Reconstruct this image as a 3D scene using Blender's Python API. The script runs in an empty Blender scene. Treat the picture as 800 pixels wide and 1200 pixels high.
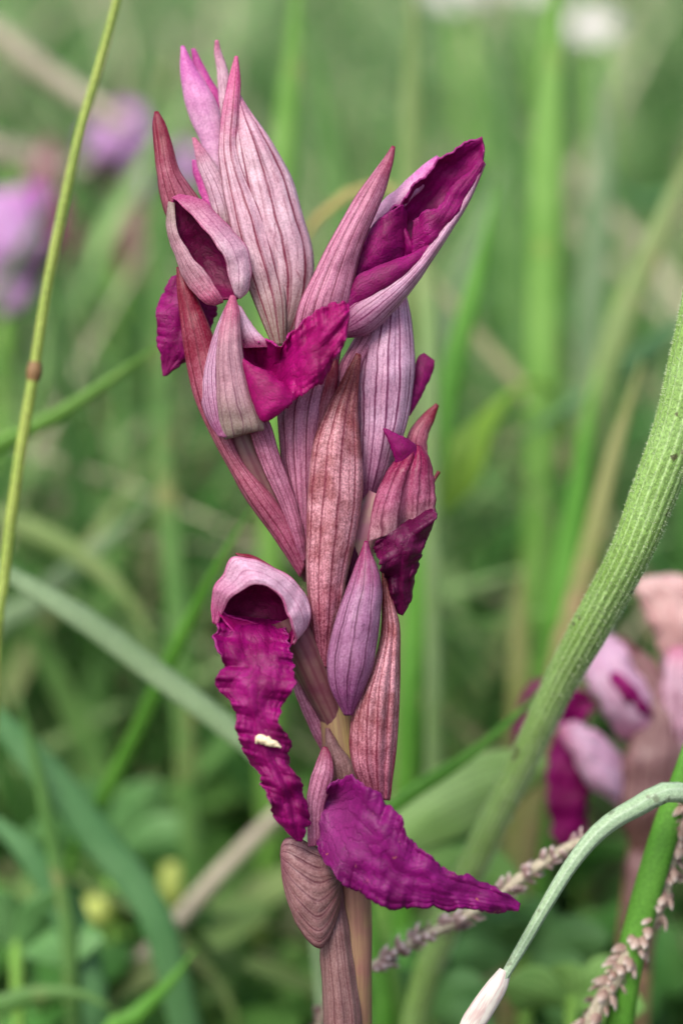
import bpy, math, random
import numpy as np
from mathutils import Vector, noise

# ------------------------------------------------------------------ camera, sky, sun, exposure
# one Blender unit is one centimetre
sc = bpy.context.scene
sc.unit_settings.system = 'METRIC'
sc.unit_settings.scale_length = 0.01
COL = sc.collection
rng = random.Random(7)
nrg = np.random.default_rng(7)

PITCH = math.radians(17.0)
DIST = 22.0                                   # camera to the orchid
FOCUS = Vector((0.0, 0.0, 16.0))              # point of the orchid in the middle of the picture
FWD = Vector((0, math.cos(PITCH), -math.sin(PITCH)))
UPV = Vector((0, math.sin(PITCH), math.cos(PITCH)))
RGT = Vector((1, 0, 0))
CAM = FOCUS - FWD * DIST
cd = bpy.data.cameras.new('camera')
cam = bpy.data.objects.new('camera', cd)
COL.objects.link(cam)
cam.location = CAM
cam.rotation_euler = (math.pi / 2 - PITCH, 0, 0)
cd.sensor_fit = 'VERTICAL'
cd.sensor_height = 36.0
cd.sensor_width = 24.0
cd.lens = 18.0 / (6.0 / DIST)
cd.clip_start = 0.5
cd.clip_end = 60000
cd.dof.use_dof = True
cd.dof.focus_distance = DIST - 0.45
APERTURE = 0.88                               # diameter in cm
cd.dof.aperture_fstop = cd.lens * 1e-3 / APERTURE
sc.camera = cam

SUN_EL, SUN_AZ = math.radians(58), math.radians(215)    # azimuth clockwise from +Y
world = bpy.data.worlds.new('World')
sc.world = world
world.use_nodes = True
wn = world.node_tree
wn.nodes.clear()
sky = wn.nodes.new('ShaderNodeTexSky')
sky.sky_type = 'NISHITA'
sky.sun_disc = False
sky.sun_elevation = SUN_EL
sky.sun_rotation = SUN_AZ
sky.air_density = 1.0
sky.dust_density = 4.0
sky.ozone_density = 0.6
bg = wn.nodes.new('ShaderNodeBackground')
bg.inputs['Strength'].default_value = 0.115
wo = wn.nodes.new('ShaderNodeOutputWorld')
wn.links.new(sky.outputs[0], bg.inputs[0])
wn.links.new(bg.outputs[0], wo.inputs[0])
sl = bpy.data.lights.new('sun', 'SUN')
sl.energy = 1.5
sl.angle = math.radians(28)
sl.color = (1.0, 0.96, 0.9)
sun = bpy.data.objects.new('sun', sl)
COL.objects.link(sun)
sd = Vector((math.sin(SUN_AZ) * math.cos(SUN_EL), math.cos(SUN_AZ) * math.cos(SUN_EL), math.sin(SUN_EL)))
sun.rotation_euler = sd.to_track_quat('Z', 'Y').to_euler()
sun.location = sd * 200
sc.view_settings.view_transform = 'Standard'
sc.view_settings.look = 'None'
sc.view_settings.gamma = 1.0
sc.view_settings.exposure = 1.05
sc.render.engine = 'CYCLES'
sc.cycles.use_denoising = True
sc.cycles.max_bounces = 8
sc.cycles.transmission_bounces = 6
sc.cycles.transparent_max_bounces = 8


# ------------------------------------------------------------------ helpers
def C(r, g, b):
    f = lambda c: (c / 255 / 12.92) if c / 255 <= 0.04045 else ((c / 255 + 0.055) / 1.055) ** 2.4
    return (f(r), f(g), f(b), 1.0)


def P(x, y, d=0.0):
    """Point of the meadow seen at picture position x, y; d/100 cm nearer than the orchid's stem."""
    k = DIST - d / 100.0
    s = k / DIST / 100.0
    return CAM + FWD * k + RGT * ((x - 400) * s) + UPV * ((600 - y) * s)


CAMa, FWDa, RGTa, UPVa = (np.array(v[:]) for v in (CAM, FWD, RGT, UPV))


def Pa(x, y, d):
    k = DIST - d / 100.0
    s = k / DIST / 100.0
    return CAMa + k[..., None] * FWDa + ((x - 400) * s)[..., None] * RGTa + ((600 - y) * s)[..., None] * UPVa


def crom(a, n):
    """Catmull-Rom through the rows of a, n samples, even in arc length of the first columns."""
    a = np.asarray(a, float)
    m = len(a)
    p = np.vstack([2 * a[0] - a[1], a, 2 * a[-1] - a[-2]])
    t = np.linspace(0, m - 1, max(160, 8 * n))
    i = np.minimum(t.astype(int), m - 2)
    f = (t - i)[:, None]
    p0, p1, p2, p3 = p[i], p[i + 1], p[i + 2], p[i + 3]
    q = 0.5 * (2 * p1 + (p2 - p0) * f + (2 * p0 - 5 * p1 + 4 * p2 - p3) * f ** 2 + (3 * p1 - p0 - 3 * p2 + p3) * f ** 3)
    return q, t


def resample(q, key, n):
    seg = np.sqrt((np.diff(key, axis=0) ** 2).sum(1))
    s = np.concatenate([[0], np.cumsum(seg)])
    s /= s[-1]
    g = np.linspace(0, 1, n)
    return np.stack([np.interp(g, s, q[:, j]) for j in range(q.shape[1])], 1)


def link(name, me, mat, parent=None):
    o = bpy.data.objects.new(name, me)
    COL.objects.link(o)
    if mat is not None and not me.materials:
        me.materials.append(mat)
    if parent is not None:
        o.parent = parent
    return o


def grid_mesh(name, V, UV, closed=False):
    """V: nv x nu x 3 grid; UV: nv x nu x 2."""
    nv, nu = V.shape[:2]
    idx = np.arange(nv * nu).reshape(nv, nu)
    if closed:
        a, b = idx[:-1], np.roll(idx, -1, 1)[:-1]
        c, d = np.roll(idx, -1, 1)[1:], idx[1:]
        ua, ub = UV[:-1], np.concatenate([UV[:-1, 1:], UV[:-1, :1] + [1, 0]], 1)
        uc, ud = np.concatenate([UV[1:, 1:], UV[1:, :1] + [1, 0]], 1), UV[1:]
    else:
        a, b, c, d = idx[:-1, :-1], idx[:-1, 1:], idx[1:, 1:], idx[1:, :-1]
        ua, ub, uc, ud = UV[:-1, :-1], UV[:-1, 1:], UV[1:, 1:], UV[1:, :-1]
    F = np.stack([a, b, c, d], -1).reshape(-1, 4)
    L = np.stack([ua, ub, uc, ud], -2).reshape(-1, 2)
    me = bpy.data.meshes.new(name)
    me.from_pydata(V.reshape(-1, 3).tolist(), [], F.tolist())
    uvl = me.uv_layers.new(name='uv')
    uvl.data.foreach_set('uv', L.astype(np.float32).ravel())
    me.polygons.foreach_set('use_smooth', np.ones(len(F), bool))
    me.update()
    return me


def nz(x, y, z):
    return noise.noise((x, y, z))


def sheath(name, rows, mat, parent, arc=(-70, 70), ruffle=None, fn=None, crease=0.0, th=0.024, nu=22, nv=56, wob=1.0, seed=0, keel=0.0):
    """A petal, sepal, bract or lip. rows run base to tip: (Lx, Ly, Rx, Ry, depth, bulge[, tilt]); the two edges are
    joined by an arc that bulges by `bulge`; arc gives its angles. ruffle = (amplitude, waves, power)."""
    R = [tuple(r) + (0,) * (7 - len(r)) for r in rows]
    q, t = crom(R, nv)
    key = np.stack([(q[:, 0] + q[:, 2]) / 2, (q[:, 1] + q[:, 3]) / 2, q[:, 4]], 1)
    q = resample(q, key, nv)
    v = np.linspace(0, 1, nv)
    u = np.linspace(-1, 1, nu)
    a0, a1 = math.radians(arc[0]), math.radians(arc[1])
    ang = a0 + (a1 - a0) * (u + 1) / 2
    A = max(abs(a0), abs(a1))
    if A <= math.pi / 2 + 1e-6:
        lat = np.sin(ang) / math.sin(A)
        dep = (np.cos(ang) - math.cos(A)) / (1 - math.cos(A))
    else:
        lat, dep = np.sin(ang), np.cos(ang)
    if keel:
        dep = dep * (1 - keel) + keel * (1 - np.abs(u))
    cx, cy = (q[:, 0] + q[:, 2]) / 2, (q[:, 1] + q[:, 3]) / 2
    hx, hy = (q[:, 2] - q[:, 0]) / 2, (q[:, 3] - q[:, 1]) / 2
    X = cx[:, None] + hx[:, None] * lat
    Y = cy[:, None] + hy[:, None] * lat
    D = q[:, 4][:, None] + q[:, 5][:, None] * dep + q[:, 6][:, None] * lat
    if abs(R[-1][2] - R[-1][0]) + abs(R[-1][3] - R[-1][1]) < 7:      # drawn out to a point
        tp = np.clip((1 - v) / 0.09, 0.0, 1.0)
        tp = 0.12 + 0.88 * tp ** 0.8
        hx, hy = hx * tp, hy * tp
    U, Vv = np.meshgrid(u, v)
    hw = np.sqrt(hx ** 2 + hy ** 2)[:, None] + 1e-6
    sd_ = seed * 7.31 + sum(map(ord, name)) * 0.01 + rows[0][0] * 0.013
    if wob:                                    # slow unevenness of the whole sheet and of its outline
        for i in range(nv):
            for j in range(nu):
                n1 = nz(X[i, j] * 0.03, Y[i, j] * 0.03, sd_)
                n2 = nz(X[i, j] * 0.09, Y[i, j] * 0.09, sd_ + 5)
                D[i, j] += wob * (3.0 * n1 + 1.1 * n2)
            k = min(hw[i, 0] / 12.0, 1.0)
            e0, e1 = nz(v[i] * 9, 0, sd_ + 2), nz(v[i] * 9, 4, sd_ + 3)
            X[i] += wob * k * 1.2 * np.where(u < 0, e0, e1) * np.abs(u) ** 3
            Y[i] += wob * k * 1.2 * np.where(u < 0, e1, e0) * np.abs(u) ** 3
    if crease:                                 # lengthwise wrinkles that run with the veins
        for i in range(nv):
            for j in range(nu):
                D[i, j] += 0.55 * crease * nz(u[j] * 5.5 + 0.25 * nz(v[i] * 3, u[j], sd_), v[i] * 1.6, sd_ + 9) * min(hw[i, 0] / 18.0, 1.0)
    if ruffle:                                 # wavy torn edge and a crumpled face, none of it regular
        amp, waves, pw = ruffle
        for i in range(nv):
            taper = min(1.0, hw[i, 0] / 16.0)
            for j in range(nu):
                s = 0.0 if u[j] < 0 else 3.3
                q_ = v[i] * waves
                w = 1.9 * nz(q_ * 1.1, s, sd_) + 1.0 * nz(q_ * 2.6, s + 7, sd_) + 0.4 * nz(q_ * 6.5, s + 9, sd_)
                e = abs(u[j]) ** pw * taper
                D[i, j] += amp * e * w * 1.2
                o = amp * e * (0.75 * nz(q_ * 1.3, s + 20, sd_) + 0.5 * nz(q_ * 3.4, s + 22, sd_) + 0.28 * nz(q_ * 9.0, s + 24, sd_))
                h = hw[i, 0]
                sg = 1 if u[j] > 0 else -1
                X[i, j] += sg * o * hx[i] / h
                Y[i, j] += sg * o * hy[i] / h
                D[i, j] += amp * taper * (0.75 * nz(X[i, j] * 0.045, Y[i, j] * 0.045, sd_ + 3) + 0.1 * nz(X[i, j] * 0.1, Y[i, j] * 0.1, sd_ + 6)
                                          + 0.03 * nz(X[i, j] * 0.24, Y[i, j] * 0.24, sd_ + 8))
                D[i, j] += amp * taper * (0.4 * nz(u[j] * 2.6 + 1.2 * v[i], v[i] * 1.6, sd_ + 12) + 0.24 * nz(u[j] * 6.0, v[i] * 2.4 + abs(u[j]), sd_ + 14))
    if fn is not None:
        dx, dy, dd = fn(U, Vv)
        X, Y, D = X + dx, Y + dy, D + dd
    W = Pa(X, Y, D)
    UV = np.stack([(U + 1) / 2, Vv], -1)
    me = grid_mesh(name, W, UV)
    o = link(name, me, mat, parent)
    if th:
        m = o.modifiers.new('thickness', 'SOLIDIFY')
        m.thickness = th
        m.offset = 0
        m.use_even_offset = False
    return o


def frames(pts):
    T = np.gradient(pts, axis=0)
    T /= np.linalg.norm(T, axis=1)[:, None] + 1e-12
    n = np.cross(T[0], FWDa)
    if np.linalg.norm(n) < 1e-3:
        n = np.cross(T[0], RGTa)
    N = []
    for t in T:
        n = n - t * np.dot(n, t)
        n = n / (np.linalg.norm(n) + 1e-12)
        N.append(n)
    N = np.array(N)
    return T, N, np.cross(T, N)


def to_world(pts, ground=True, sink=0.4, drift=(0.0, 0.0)):
    """(x, y, d, w) picture rows, tip first, to world points with width in cm; carried on down into the soil."""
    out = []
    for x, y, d, w in pts:
        p = P(x, y, d)
        out.append((p.x, p.y, p.z, w * (DIST - d / 100) / DIST / 100))
    if ground:
        a, b = np.array(out[-2]), np.array(out[-1])
        if b[2] > 0.1:
            dirn = b[:3] - a[:3]
            dirn /= np.linalg.norm(dirn)
            h = b[2] + sink
            k = 0.45 * h
            m = b[:3] + dirn * k * 0.5
            m[2] = b[2] - h * 0.45
            e = b[:3] + dirn * k * 0.62
            e[0] += drift[0]
            e[1] += drift[1]
            e[2] = -sink
            out.append((*m, b[3]))
            out.append((*e, b[3] * 0.95))
    return np.array(out)


def tube(name, pts, mat, parent=None, nseg=14, n=60, ribs=None, ground=False, world=None, cap=True, rough=0.0, drift=(0, 0)):
    W = world if world is not None else to_world(pts, ground, drift=drift)
    q, t = crom(W, n)
    q = resample(q, q[:, :3], n)
    pt, r = q[:, :3], np.maximum(q[:, 3], 0.001)
    T, N, B = frames(pt)
    a = np.linspace(0, 2 * math.pi, nseg, endpoint=False)
    mod = np.ones((n, nseg))
    if ribs:
        mod += ribs[1] * np.cos(ribs[0] * a)[None]
    if rough:
        for i in range(n):
            for j in range(nseg):
                mod[i, j] += rough * nz(math.cos(a[j]) * 1.5, math.sin(a[j]) * 1.5, i * 0.35 + pt[0][0])
    V = pt[:, None] + (r[:, None] * mod)[..., None] * (np.cos(a)[None, :, None] * N[:, None] + np.sin(a)[None, :, None] * B[:, None])
    UV = np.stack(np.meshgrid(a / (2 * math.pi), np.linspace(0, 1, n)), -1)
    me = grid_mesh(name, V, UV, closed=True)
    o = link(name, me, mat, parent)
    return o, (pt, r, T, N, B)


def blade(name, pts, mat, parent=None, n=40, nu=5, tilt=0.0, fold=0.25, ground=True, th=0.03, drift=(0, 0), tiplen=0.16, wav=0.0):
    """A grass blade or strap leaf; pts tip first (x, y, d, full width)."""
    W = to_world(pts, ground, drift=drift)
    q, t = crom(W, n)
    q = resample(q, q[:, :3], n)
    pt, w = q[:, :3], np.maximum(q[:, 3], 0.002) / 2
    v = np.linspace(0, 1, n)
    if tiplen:
        w = w * np.clip(v / tiplen, 0.02, 1) ** 0.6
    T = np.gradient(pt, axis=0)
    T /= np.linalg.norm(T, axis=1)[:, None]
    view = pt - CAMa
    S = np.cross(T, view)
    S /= np.linalg.norm(S, axis=1)[:, None]
    Nn = np.cross(S, T)
    ang = tilt + wav * np.sin(v * 7 + pts[0][0])
    c, s = np.cos(ang)[:, None], np.sin(ang)[:, None]
    S2, N2 = S * c + Nn * s, Nn * c - S * s
    u = np.linspace(-1, 1, nu)
    V = pt[:, None] + S2[:, None] * (w[:, None] * u)[..., None] + N2[:, None] * (w[:, None] * fold * (np.abs(u) - 0.5)[None])[..., None]
    UV = np.stack(np.meshgrid((u + 1) / 2, v), -1)
    me = grid_mesh(name, V, UV)
    o = link(name, me, mat, parent)
    m = o.modifiers.new('thickness', 'SOLIDIFY')
    m.thickness = th
    m.offset = 0
    return o


def thing(name, label, cat, loc=(0, 0, 0), group=None):
    o = bpy.data.objects.new(name, None)
    COL.objects.link(o)
    o.empty_display_size = 0.5
    o['label'] = label
    o['category'] = cat
    if group:
        o['group'] = group
    return o


def tag(o, label, cat, group=None):
    o['label'] = label
    o['category'] = cat
    if group:
        o['group'] = group
    return o


def part_empty(name, parent):
    o = bpy.data.objects.new(name, None)
    COL.objects.link(o)
    o.empty_display_size = 0.3
    o.parent = parent
    return o


# ------------------------------------------------------------------ materials
class NT:
    def __init__(self, name):
        self.m = bpy.data.materials.new(name)
        self.m.use_nodes = True
        self.t = self.m.node_tree
        self.t.nodes.clear()
        self.out = self.n('ShaderNodeOutputMaterial')

    def n(self, kind, **kw):
        nd = self.t.nodes.new(kind)
        for k, v in kw.items():
            setattr(nd, k, v)
        return nd

    def l(self, a, b):
        self.t.links.new(a, b)

    def put(self, sock, v):
        if hasattr(v, 'links'):
            self.l(v, sock)
        else:
            sock.default_value = v

    def math(self, op, a, b=None, c=None, clamp=False):
        nd = self.n('ShaderNodeMath', operation=op, use_clamp=clamp)
        self.put(nd.inputs[0], a)
        if b is not None:
            self.put(nd.inputs[1], b)
        if c is not None:
            self.put(nd.inputs[2], c)
        return nd.outputs[0]

    def mix(self, f, a, b, mode='MIX'):
        nd = self.n('ShaderNodeMix', data_type='RGBA', blend_type=mode)
        self.put(nd.inputs[0], f)
        self.put(nd.inputs[6], a)
        self.put(nd.inputs[7], b)
        return nd.outputs[2]

    def ramp(self, x, lo, hi, a=0.0, b=1.0):
        nd = self.n('ShaderNodeMapRange', interpolation_type='SMOOTHSTEP')
        self.put(nd.inputs[0], x)
        for i, v in enumerate((lo, hi, a, b)):
            self.put(nd.inputs[1 + i], v)
        return nd.outputs[0]

    def noise(self, vec, scale, detail=3, rough=0.55):
        nd = self.n('ShaderNodeTexNoise')
        self.put(nd.inputs['Vector'], vec)
        nd.inputs['Scale'].default_value = scale
        nd.inputs['Detail'].default_value = detail
        nd.inputs['Roughness'].default_value = rough
        return nd.outputs[0]

    def uv(self):
        tc = self.n('ShaderNodeTexCoord')
        sp = self.n('ShaderNodeSeparateXYZ')
        self.l(tc.outputs['UV'], sp.inputs[0])
        return tc, sp.outputs[0], sp.outputs[1]

    def comb(self, x, y, z=0.0):
        nd = self.n('ShaderNodeCombineXYZ')
        for i, v in enumerate((x, y, z)):
            self.put(nd.inputs[i], v)
        return nd.outputs[0]

    def finish(self, col, rough=0.5, spec=0.35, sss=0.0, trans=0.0, bump=None, bstr=0.3, bdist=0.02, sheen=0.0, coat=0.0, tcol=None):
        p = self.n('ShaderNodeBsdfPrincipled')
        self.put(p.inputs['Base Color'], col)
        self.put(p.inputs['Roughness'], rough)
        p.inputs['Specular IOR Level'].default_value = spec
        p.inputs['Subsurface Weight'].default_value = sss
        p.inputs['Subsurface Radius'].default_value = (0.06, 0.03, 0.04)
        p.inputs['Subsurface Scale'].default_value = 1.0
        p.inputs['Sheen Weight'].default_value = sheen
        p.inputs['Coat Weight'].default_value = coat
        if bump is not None:
            b = self.n('ShaderNodeBump')
            b.inputs['Strength'].default_value = bstr
            b.inputs['Distance'].default_value = bdist
            self.l(bump, b.inputs['Height'])
            self.l(b.outputs[0], p.inputs['Normal'])
        s = p.outputs[0]
        if trans:
            tr = self.n('ShaderNodeBsdfTranslucent')
            self.put(tr.inputs[0], tcol if tcol is not None else col)
            mx = self.n('ShaderNodeMixShader')
            mx.inputs[0].default_value = trans
            self.l(s, mx.inputs[1])
            self.l(tr.outputs[0], mx.inputs[2])
            s = mx.outputs[0]
        self.l(s, self.out.inputs[0])
        return self.m


def petal_mat(name, base, base2, tip, vein, edge, nveins=7, vw=0.16, vstr=0.8, tip_at=(0.6, 1.0), edge_at=0.86, edge_str=0.8, foot=None, foot_to=0.42, wobble=0.09, uneven=0.16,
              mott=0.38, speck=0.2, rough=0.42, trans=0.34, offs=0.0, sheen=0.0):
    """Veined petal: UV x runs across, y base to tip."""
    k = NT(name)
    tc, u, v = k.uv()
    obj = tc.outputs['Object']
    wv = k.noise(k.comb(k.math('MULTIPLY', u, 1.5), k.math('MULTIPLY', v, 3.0), offs), 1.6, 2)
    uu = k.math('ADD', u, k.math('MULTIPLY', k.math('SUBTRACT', wv, 0.5), wobble))
    sp1 = k.noise(k.comb(k.math('MULTIPLY', u, 3.2), 0.4, offs * 3.0 + len(name)), 1.0, 1)       # uneven spacing
    uu = k.math('ADD', uu, k.math('MULTIPLY', k.math('SUBTRACT', sp1, 0.5), uneven))
    # main veins and fainter ones between
    ph = k.math('PINGPONG', k.math('ADD', k.math('MULTIPLY', uu, nveins), 0.5 + offs), 0.5)
    brk = k.noise(k.comb(k.math('MULTIPLY', u, 6.0), k.math('MULTIPLY', v, 2.2), 3.3 + offs), 2.0, 3)
    m1 = k.math('SUBTRACT', 1.0, k.ramp(ph, vw * 0.15, k.math('MULTIPLY', k.ramp(brk, 0.25, 0.7, 0.6, 1.05), vw)))
    m1 = k.math('MULTIPLY', m1, k.ramp(brk, 0.22, 0.5, 0.35, 1.0))
    ph2 = k.math('PINGPONG', k.math('ADD', k.math('MULTIPLY', uu, nveins * 2.0), 0.0 + offs), 0.5)
    m2 = k.math('MULTIPLY', k.math('SUBTRACT', 1.0, k.ramp(ph2, vw * 0.3, vw * 1.5)), k.ramp(brk, 0.38, 0.62, 0.0, 0.6))
    ph3 = k.math('PINGPONG', k.math('ADD', k.math('MULTIPLY', uu, nveins * 5.3), 0.2), 0.5)
    m3 = k.math('MULTIPLY', k.math('SUBTRACT', 1.0, k.ramp(ph3, 0.05, 0.3)), 0.13)
    bw = k.noise(k.comb(k.math('MULTIPLY', u, 3.0), k.math('MULTIPLY', v, 5.0), offs + 6.0), 1.5, 3)
    ub = k.math('ADD', uu, k.math('MULTIPLY', k.math('SUBTRACT', bw, 0.5), 0.34))
    ph4 = k.math('PINGPONG', k.math('ADD', k.math('MULTIPLY', ub, nveins * 1.6), 0.3 + offs), 0.5)
    m4 = k.math('MULTIPLY', k.math('SUBTRACT', 1.0, k.ramp(ph4, 0.02, vw * 0.6)), k.ramp(brk, 0.4, 0.6, 0.55, 0.0))
    veins = k.math('MAXIMUM', k.math('MAXIMUM', m1, m2), k.math('MAXIMUM', m3, m4))
    mo = k.noise(obj, 3.2, 4, 0.6)
    col = k.mix(k.math('MULTIPLY', k.ramp(mo, 0.36, 0.66), mott), base, base2)
    if foot is not None:
        col = k.mix(k.ramp(v, 0.0, foot_to, 0.9, 0.0), col, foot)
    tn = k.math('ADD', v, k.math('MULTIPLY', k.math('SUBTRACT', mo, 0.5), 0.35))
    col = k.mix(k.ramp(tn, tip_at[0], tip_at[1]), col, tip)
    ed = k.math('ABSOLUTE', k.math('MULTIPLY', k.math('SUBTRACT', u, 0.5), 2.0))
    ed = k.math('ADD', ed, k.math('MULTIPLY', k.math('SUBTRACT', mo, 0.5), 0.16))
    col = k.mix(k.ramp(ed, edge_at, 0.99, 0.0, edge_str), col, edge)
    col = k.mix(k.math('MULTIPLY', veins, vstr), col, vein)
    # cell-sized speckle
    sp = k.noise(obj, 42.0, 2, 0.6)
    spl = k.noise(k.comb(k.math('MULTIPLY', u, 60.0), k.math('MULTIPLY', v, 22.0), offs), 1.0, 2, 0.6)
    spk = k.math('ADD', k.math('MULTIPLY', sp, 0.72), k.math('MULTIPLY', spl, 0.28))
    hs = k.n('ShaderNodeHueSaturation')
    k.l(col, hs.inputs['Color'])
    k.l(k.ramp(spk, 0.3, 0.7, 1 - speck, 1 + speck), hs.inputs['Value'])
    k.l(k.ramp(spk, 0.3, 0.7, 1.12, 0.9), hs.inputs['Saturation'])
    bm = k.math('ADD', k.math('MULTIPLY', veins, -0.6), k.math('ADD', k.math('MULTIPLY', spk, 0.55), k.math('MULTIPLY', mo, 0.5)))
    return k.finish(hs.outputs[0], rough=k.ramp(sp, 0.3, 0.7, rough - 0.1, rough + 0.15), spec=0.45, sss=0.15, trans=trans, bump=bm, bstr=0.22, bdist=0.018, sheen=sheen)


def lip_mat(name, deep, mottle, pale, rough=0.5, pale_at=(0.0, 0.0), trans=0.24, dust=0.0):
    k = NT(name)
    tc, u, v = k.uv()
    obj = tc.outputs['Object']
    mo = k.noise(obj, 2.6, 5, 0.62)
    col = k.mix(k.ramp(mo, 0.22, 0.72), deep, mottle)  # two lip tones mottled at random by noise
    st = k.noise(k.comb(k.math('MULTIPLY', u, 14.0), k.math('MULTIPLY', v, 3.0), 1.0), 1.0, 3, 0.6)
    col = k.mix(k.ramp(st, 0.45, 0.7, 0.0, 0.45), col, deep)
    if pale_at[1]:
        c = k.math('ABSOLUTE', k.math('SUBTRACT', u, 0.5))
        f = k.math('MULTIPLY', k.ramp(v, pale_at[0], pale_at[1], 0.75, 0.0), k.ramp(c, 0.05, 0.42, 1.0, 0.0))
        col = k.mix(f, col, pale)
    ed = k.math('ABSOLUTE', k.math('MULTIPLY', k.math('SUBTRACT', u, 0.5), 2.0))
    col = k.mix(k.ramp(ed, 0.95, 1.0, 0.0, 0.45), col, pale)
    lw = k.noise(k.comb(k.math('MULTIPLY', u, 2.5), k.math('MULTIPLY', v, 6.0), 2.0), 1.6, 3)
    cu = k.math('SUBTRACT', u, 0.5)
    lu = k.math('ADD', k.math('ADD', k.math('MULTIPLY', k.math('ABSOLUTE', cu), 9.0), k.math('MULTIPLY', v, -6.0)), k.math('MULTIPLY', lw, 4.0))
    lv = k.math('MULTIPLY', k.math('SUBTRACT', 1.0, k.ramp(k.math('PINGPONG', lu, 0.5), 0.02, 0.16)), 0.42)
    col = k.mix(lv, col, deep)
    sp = k.noise(obj, 34.0, 3, 0.65)
    hs = k.n('ShaderNodeHueSaturation')
    k.l(col, hs.inputs['Color'])
    k.l(k.ramp(sp, 0.3, 0.7, 0.84, 1.18), hs.inputs['Value'])
    c2 = hs.outputs[0]
    if dust:
        du = k.noise(obj, 9.0, 4, 0.7)
        c2 = k.mix(k.ramp(du, 0.66, 0.74, 0.0, dust), c2, C(190, 120, 90))
    bm = k.math('ADD', k.math('MULTIPLY', sp, 0.4), k.math('ADD', k.math('MULTIPLY', st, 0.5), k.math('MULTIPLY', lv, -0.8)))
    return k.finish(c2, rough=rough, spec=0.26, sss=0.12, trans=trans, bump=bm, bstr=0.45, bdist=0.025)


def leaf_mat(name, a, b, dry=None, dry_f=0.0, lines=9, rough=0.45, trans=0.3, dry_at=None):
    k = NT(name)
    tc, u, v = k.uv()
    obj = tc.outputs['Object']
    mo = k.noise(obj, 0.9, 4, 0.6)
    col = k.mix(k.ramp(mo, 0.35, 0.65), a, b)
    ph = k.math('PINGPONG', k.math('MULTIPLY', u, lines), 0.5)
    col = k.mix(k.math('MULTIPLY', k.math('SUBTRACT', 1.0, k.ramp(ph, 0.05, 0.3)), 0.28), col, C(60, 90, 40))
    if dry is not None:
        d = k.noise(obj, 0.5, 4, 0.65)
        f = k.ramp(d, 0.62 - 0.3 * dry_f, 0.75 - 0.2 * dry_f)
        if dry_at:
            f = k.math('MAXIMUM', k.math('MULTIPLY', f, 0.5), k.ramp(k.math('ADD', v, k.math('MULTIPLY', mo, 0.2)), dry_at[1], dry_at[0]))
        col = k.mix(f, col, dry)
    sp = k.noise(obj, 30.0, 3, 0.6)
    hs = k.n('ShaderNodeHueSaturation')
    k.l(col, hs.inputs['Color'])
    k.l(k.ramp(sp, 0.3, 0.7, 0.82, 1.2), hs.inputs['Value'])
    bm = k.math('ADD', ph, sp)
    return k.finish(hs.outputs[0], rough=rough, spec=0.35, trans=trans, bump=bm, bstr=0.3, bdist=0.02)


def grass_mat(name, lo, mid, hi, dry):
    """Colour by a per-blade random number stored on the mesh."""
    k = NT(name)
    at = k.n('ShaderNodeAttribute', attribute_name='rnd')
    r = at.outputs['Fac']
    cr = k.n('ShaderNodeValToRGB')
    e = cr.color_ramp.elements
    e[0].position, e[0].color = 0.0, lo
    e[1].position, e[1].color = 0.45, mid
    x = cr.color_ramp.elements.new(0.8)
    x.color = hi
    x = cr.color_ramp.elements.new(0.9)
    x.color = dry
    k.l(r, cr.inputs[0])
    tc = k.n('ShaderNodeTexCoord')
    n1 = k.noise(tc.outputs['Object'], 0.6, 3)
    hs = k.n('ShaderNodeHueSaturation')
    k.l(cr.outputs[0], hs.inputs['Color'])
    k.l(k.ramp(n1, 0.3, 0.7, 0.75, 1.25), hs.inputs['Value'])
    return k.finish(hs.outputs[0], rough=0.5, spec=0.3, trans=0.32)


M = {}
W_PALE = C(196, 160, 178)
# hoods, sepals and bracts
M['hood'] = petal_mat('pale_hood', C(224, 188, 206), C(192, 133, 157), C(213, 114, 155), C(128, 36, 74), C(221, 167, 193), nveins=5, vw=0.13, vstr=0.95,
                      tip_at=(0.7, 1.05), foot=C(168, 150, 138), edge_str=0.7)
M['hood_tall'] = petal_mat('tall_hood', C(228, 190, 206), C(194, 131, 157), C(212, 98, 153), C(132, 34, 66), C(150, 44, 88), nveins=4, vw=0.14, vstr=0.95,
                           tip_at=(0.62, 0.95), foot=C(165, 146, 130), edge_at=0.9, edge_str=0.55, offs=0.3)
M['hood_tall_rim'] = petal_mat('tall_hood_pale_rim', C(228, 194, 208), C(194, 131, 157), C(219, 142, 177), C(132, 34, 66), C(240, 197, 214), nveins=4, vw=0.14, vstr=0.95,
                           tip_at=(0.75, 1.05), foot=C(165, 140, 130), edge_at=0.86, edge_str=0.8, offs=0.3)
M['hood_violet'] = petal_mat('violet_hood', C(222, 178, 206), C(186, 112, 151), C(168, 62, 116), C(112, 28, 82), C(213, 152, 193), nveins=6, vw=0.16, vstr=0.95,
                             tip_at=(0.75, 1.1), foot=C(150, 70, 118), edge_str=0.5, offs=0.1)
M['bud_violet'] = petal_mat('violet_bud', C(184, 132, 168), C(154, 88, 136), C(150, 36, 96), C(84, 22, 64), C(140, 64, 116), nveins=6, vw=0.15, vstr=0.85,
                            tip_at=(0.6, 1.05), foot=C(138, 64, 122), edge_str=0.4, offs=0.45)
M['lilac'] = petal_mat('lilac_petal', C(221, 169, 202), C(213, 133, 193), C(211, 98, 183), C(170, 76, 150), C(231, 184, 212), nveins=4, vw=0.08, vstr=0.4,
                       tip_at=(0.5, 1.1), foot=C(223, 188, 210), trans=0.35)
M['pink'] = petal_mat('pink_petal', C(211, 87, 165), C(194, 74, 152), C(190, 76, 156), C(160, 50, 140), C(221, 114, 193), nveins=3, vw=0.1, vstr=0.4, trans=0.35)
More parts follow.
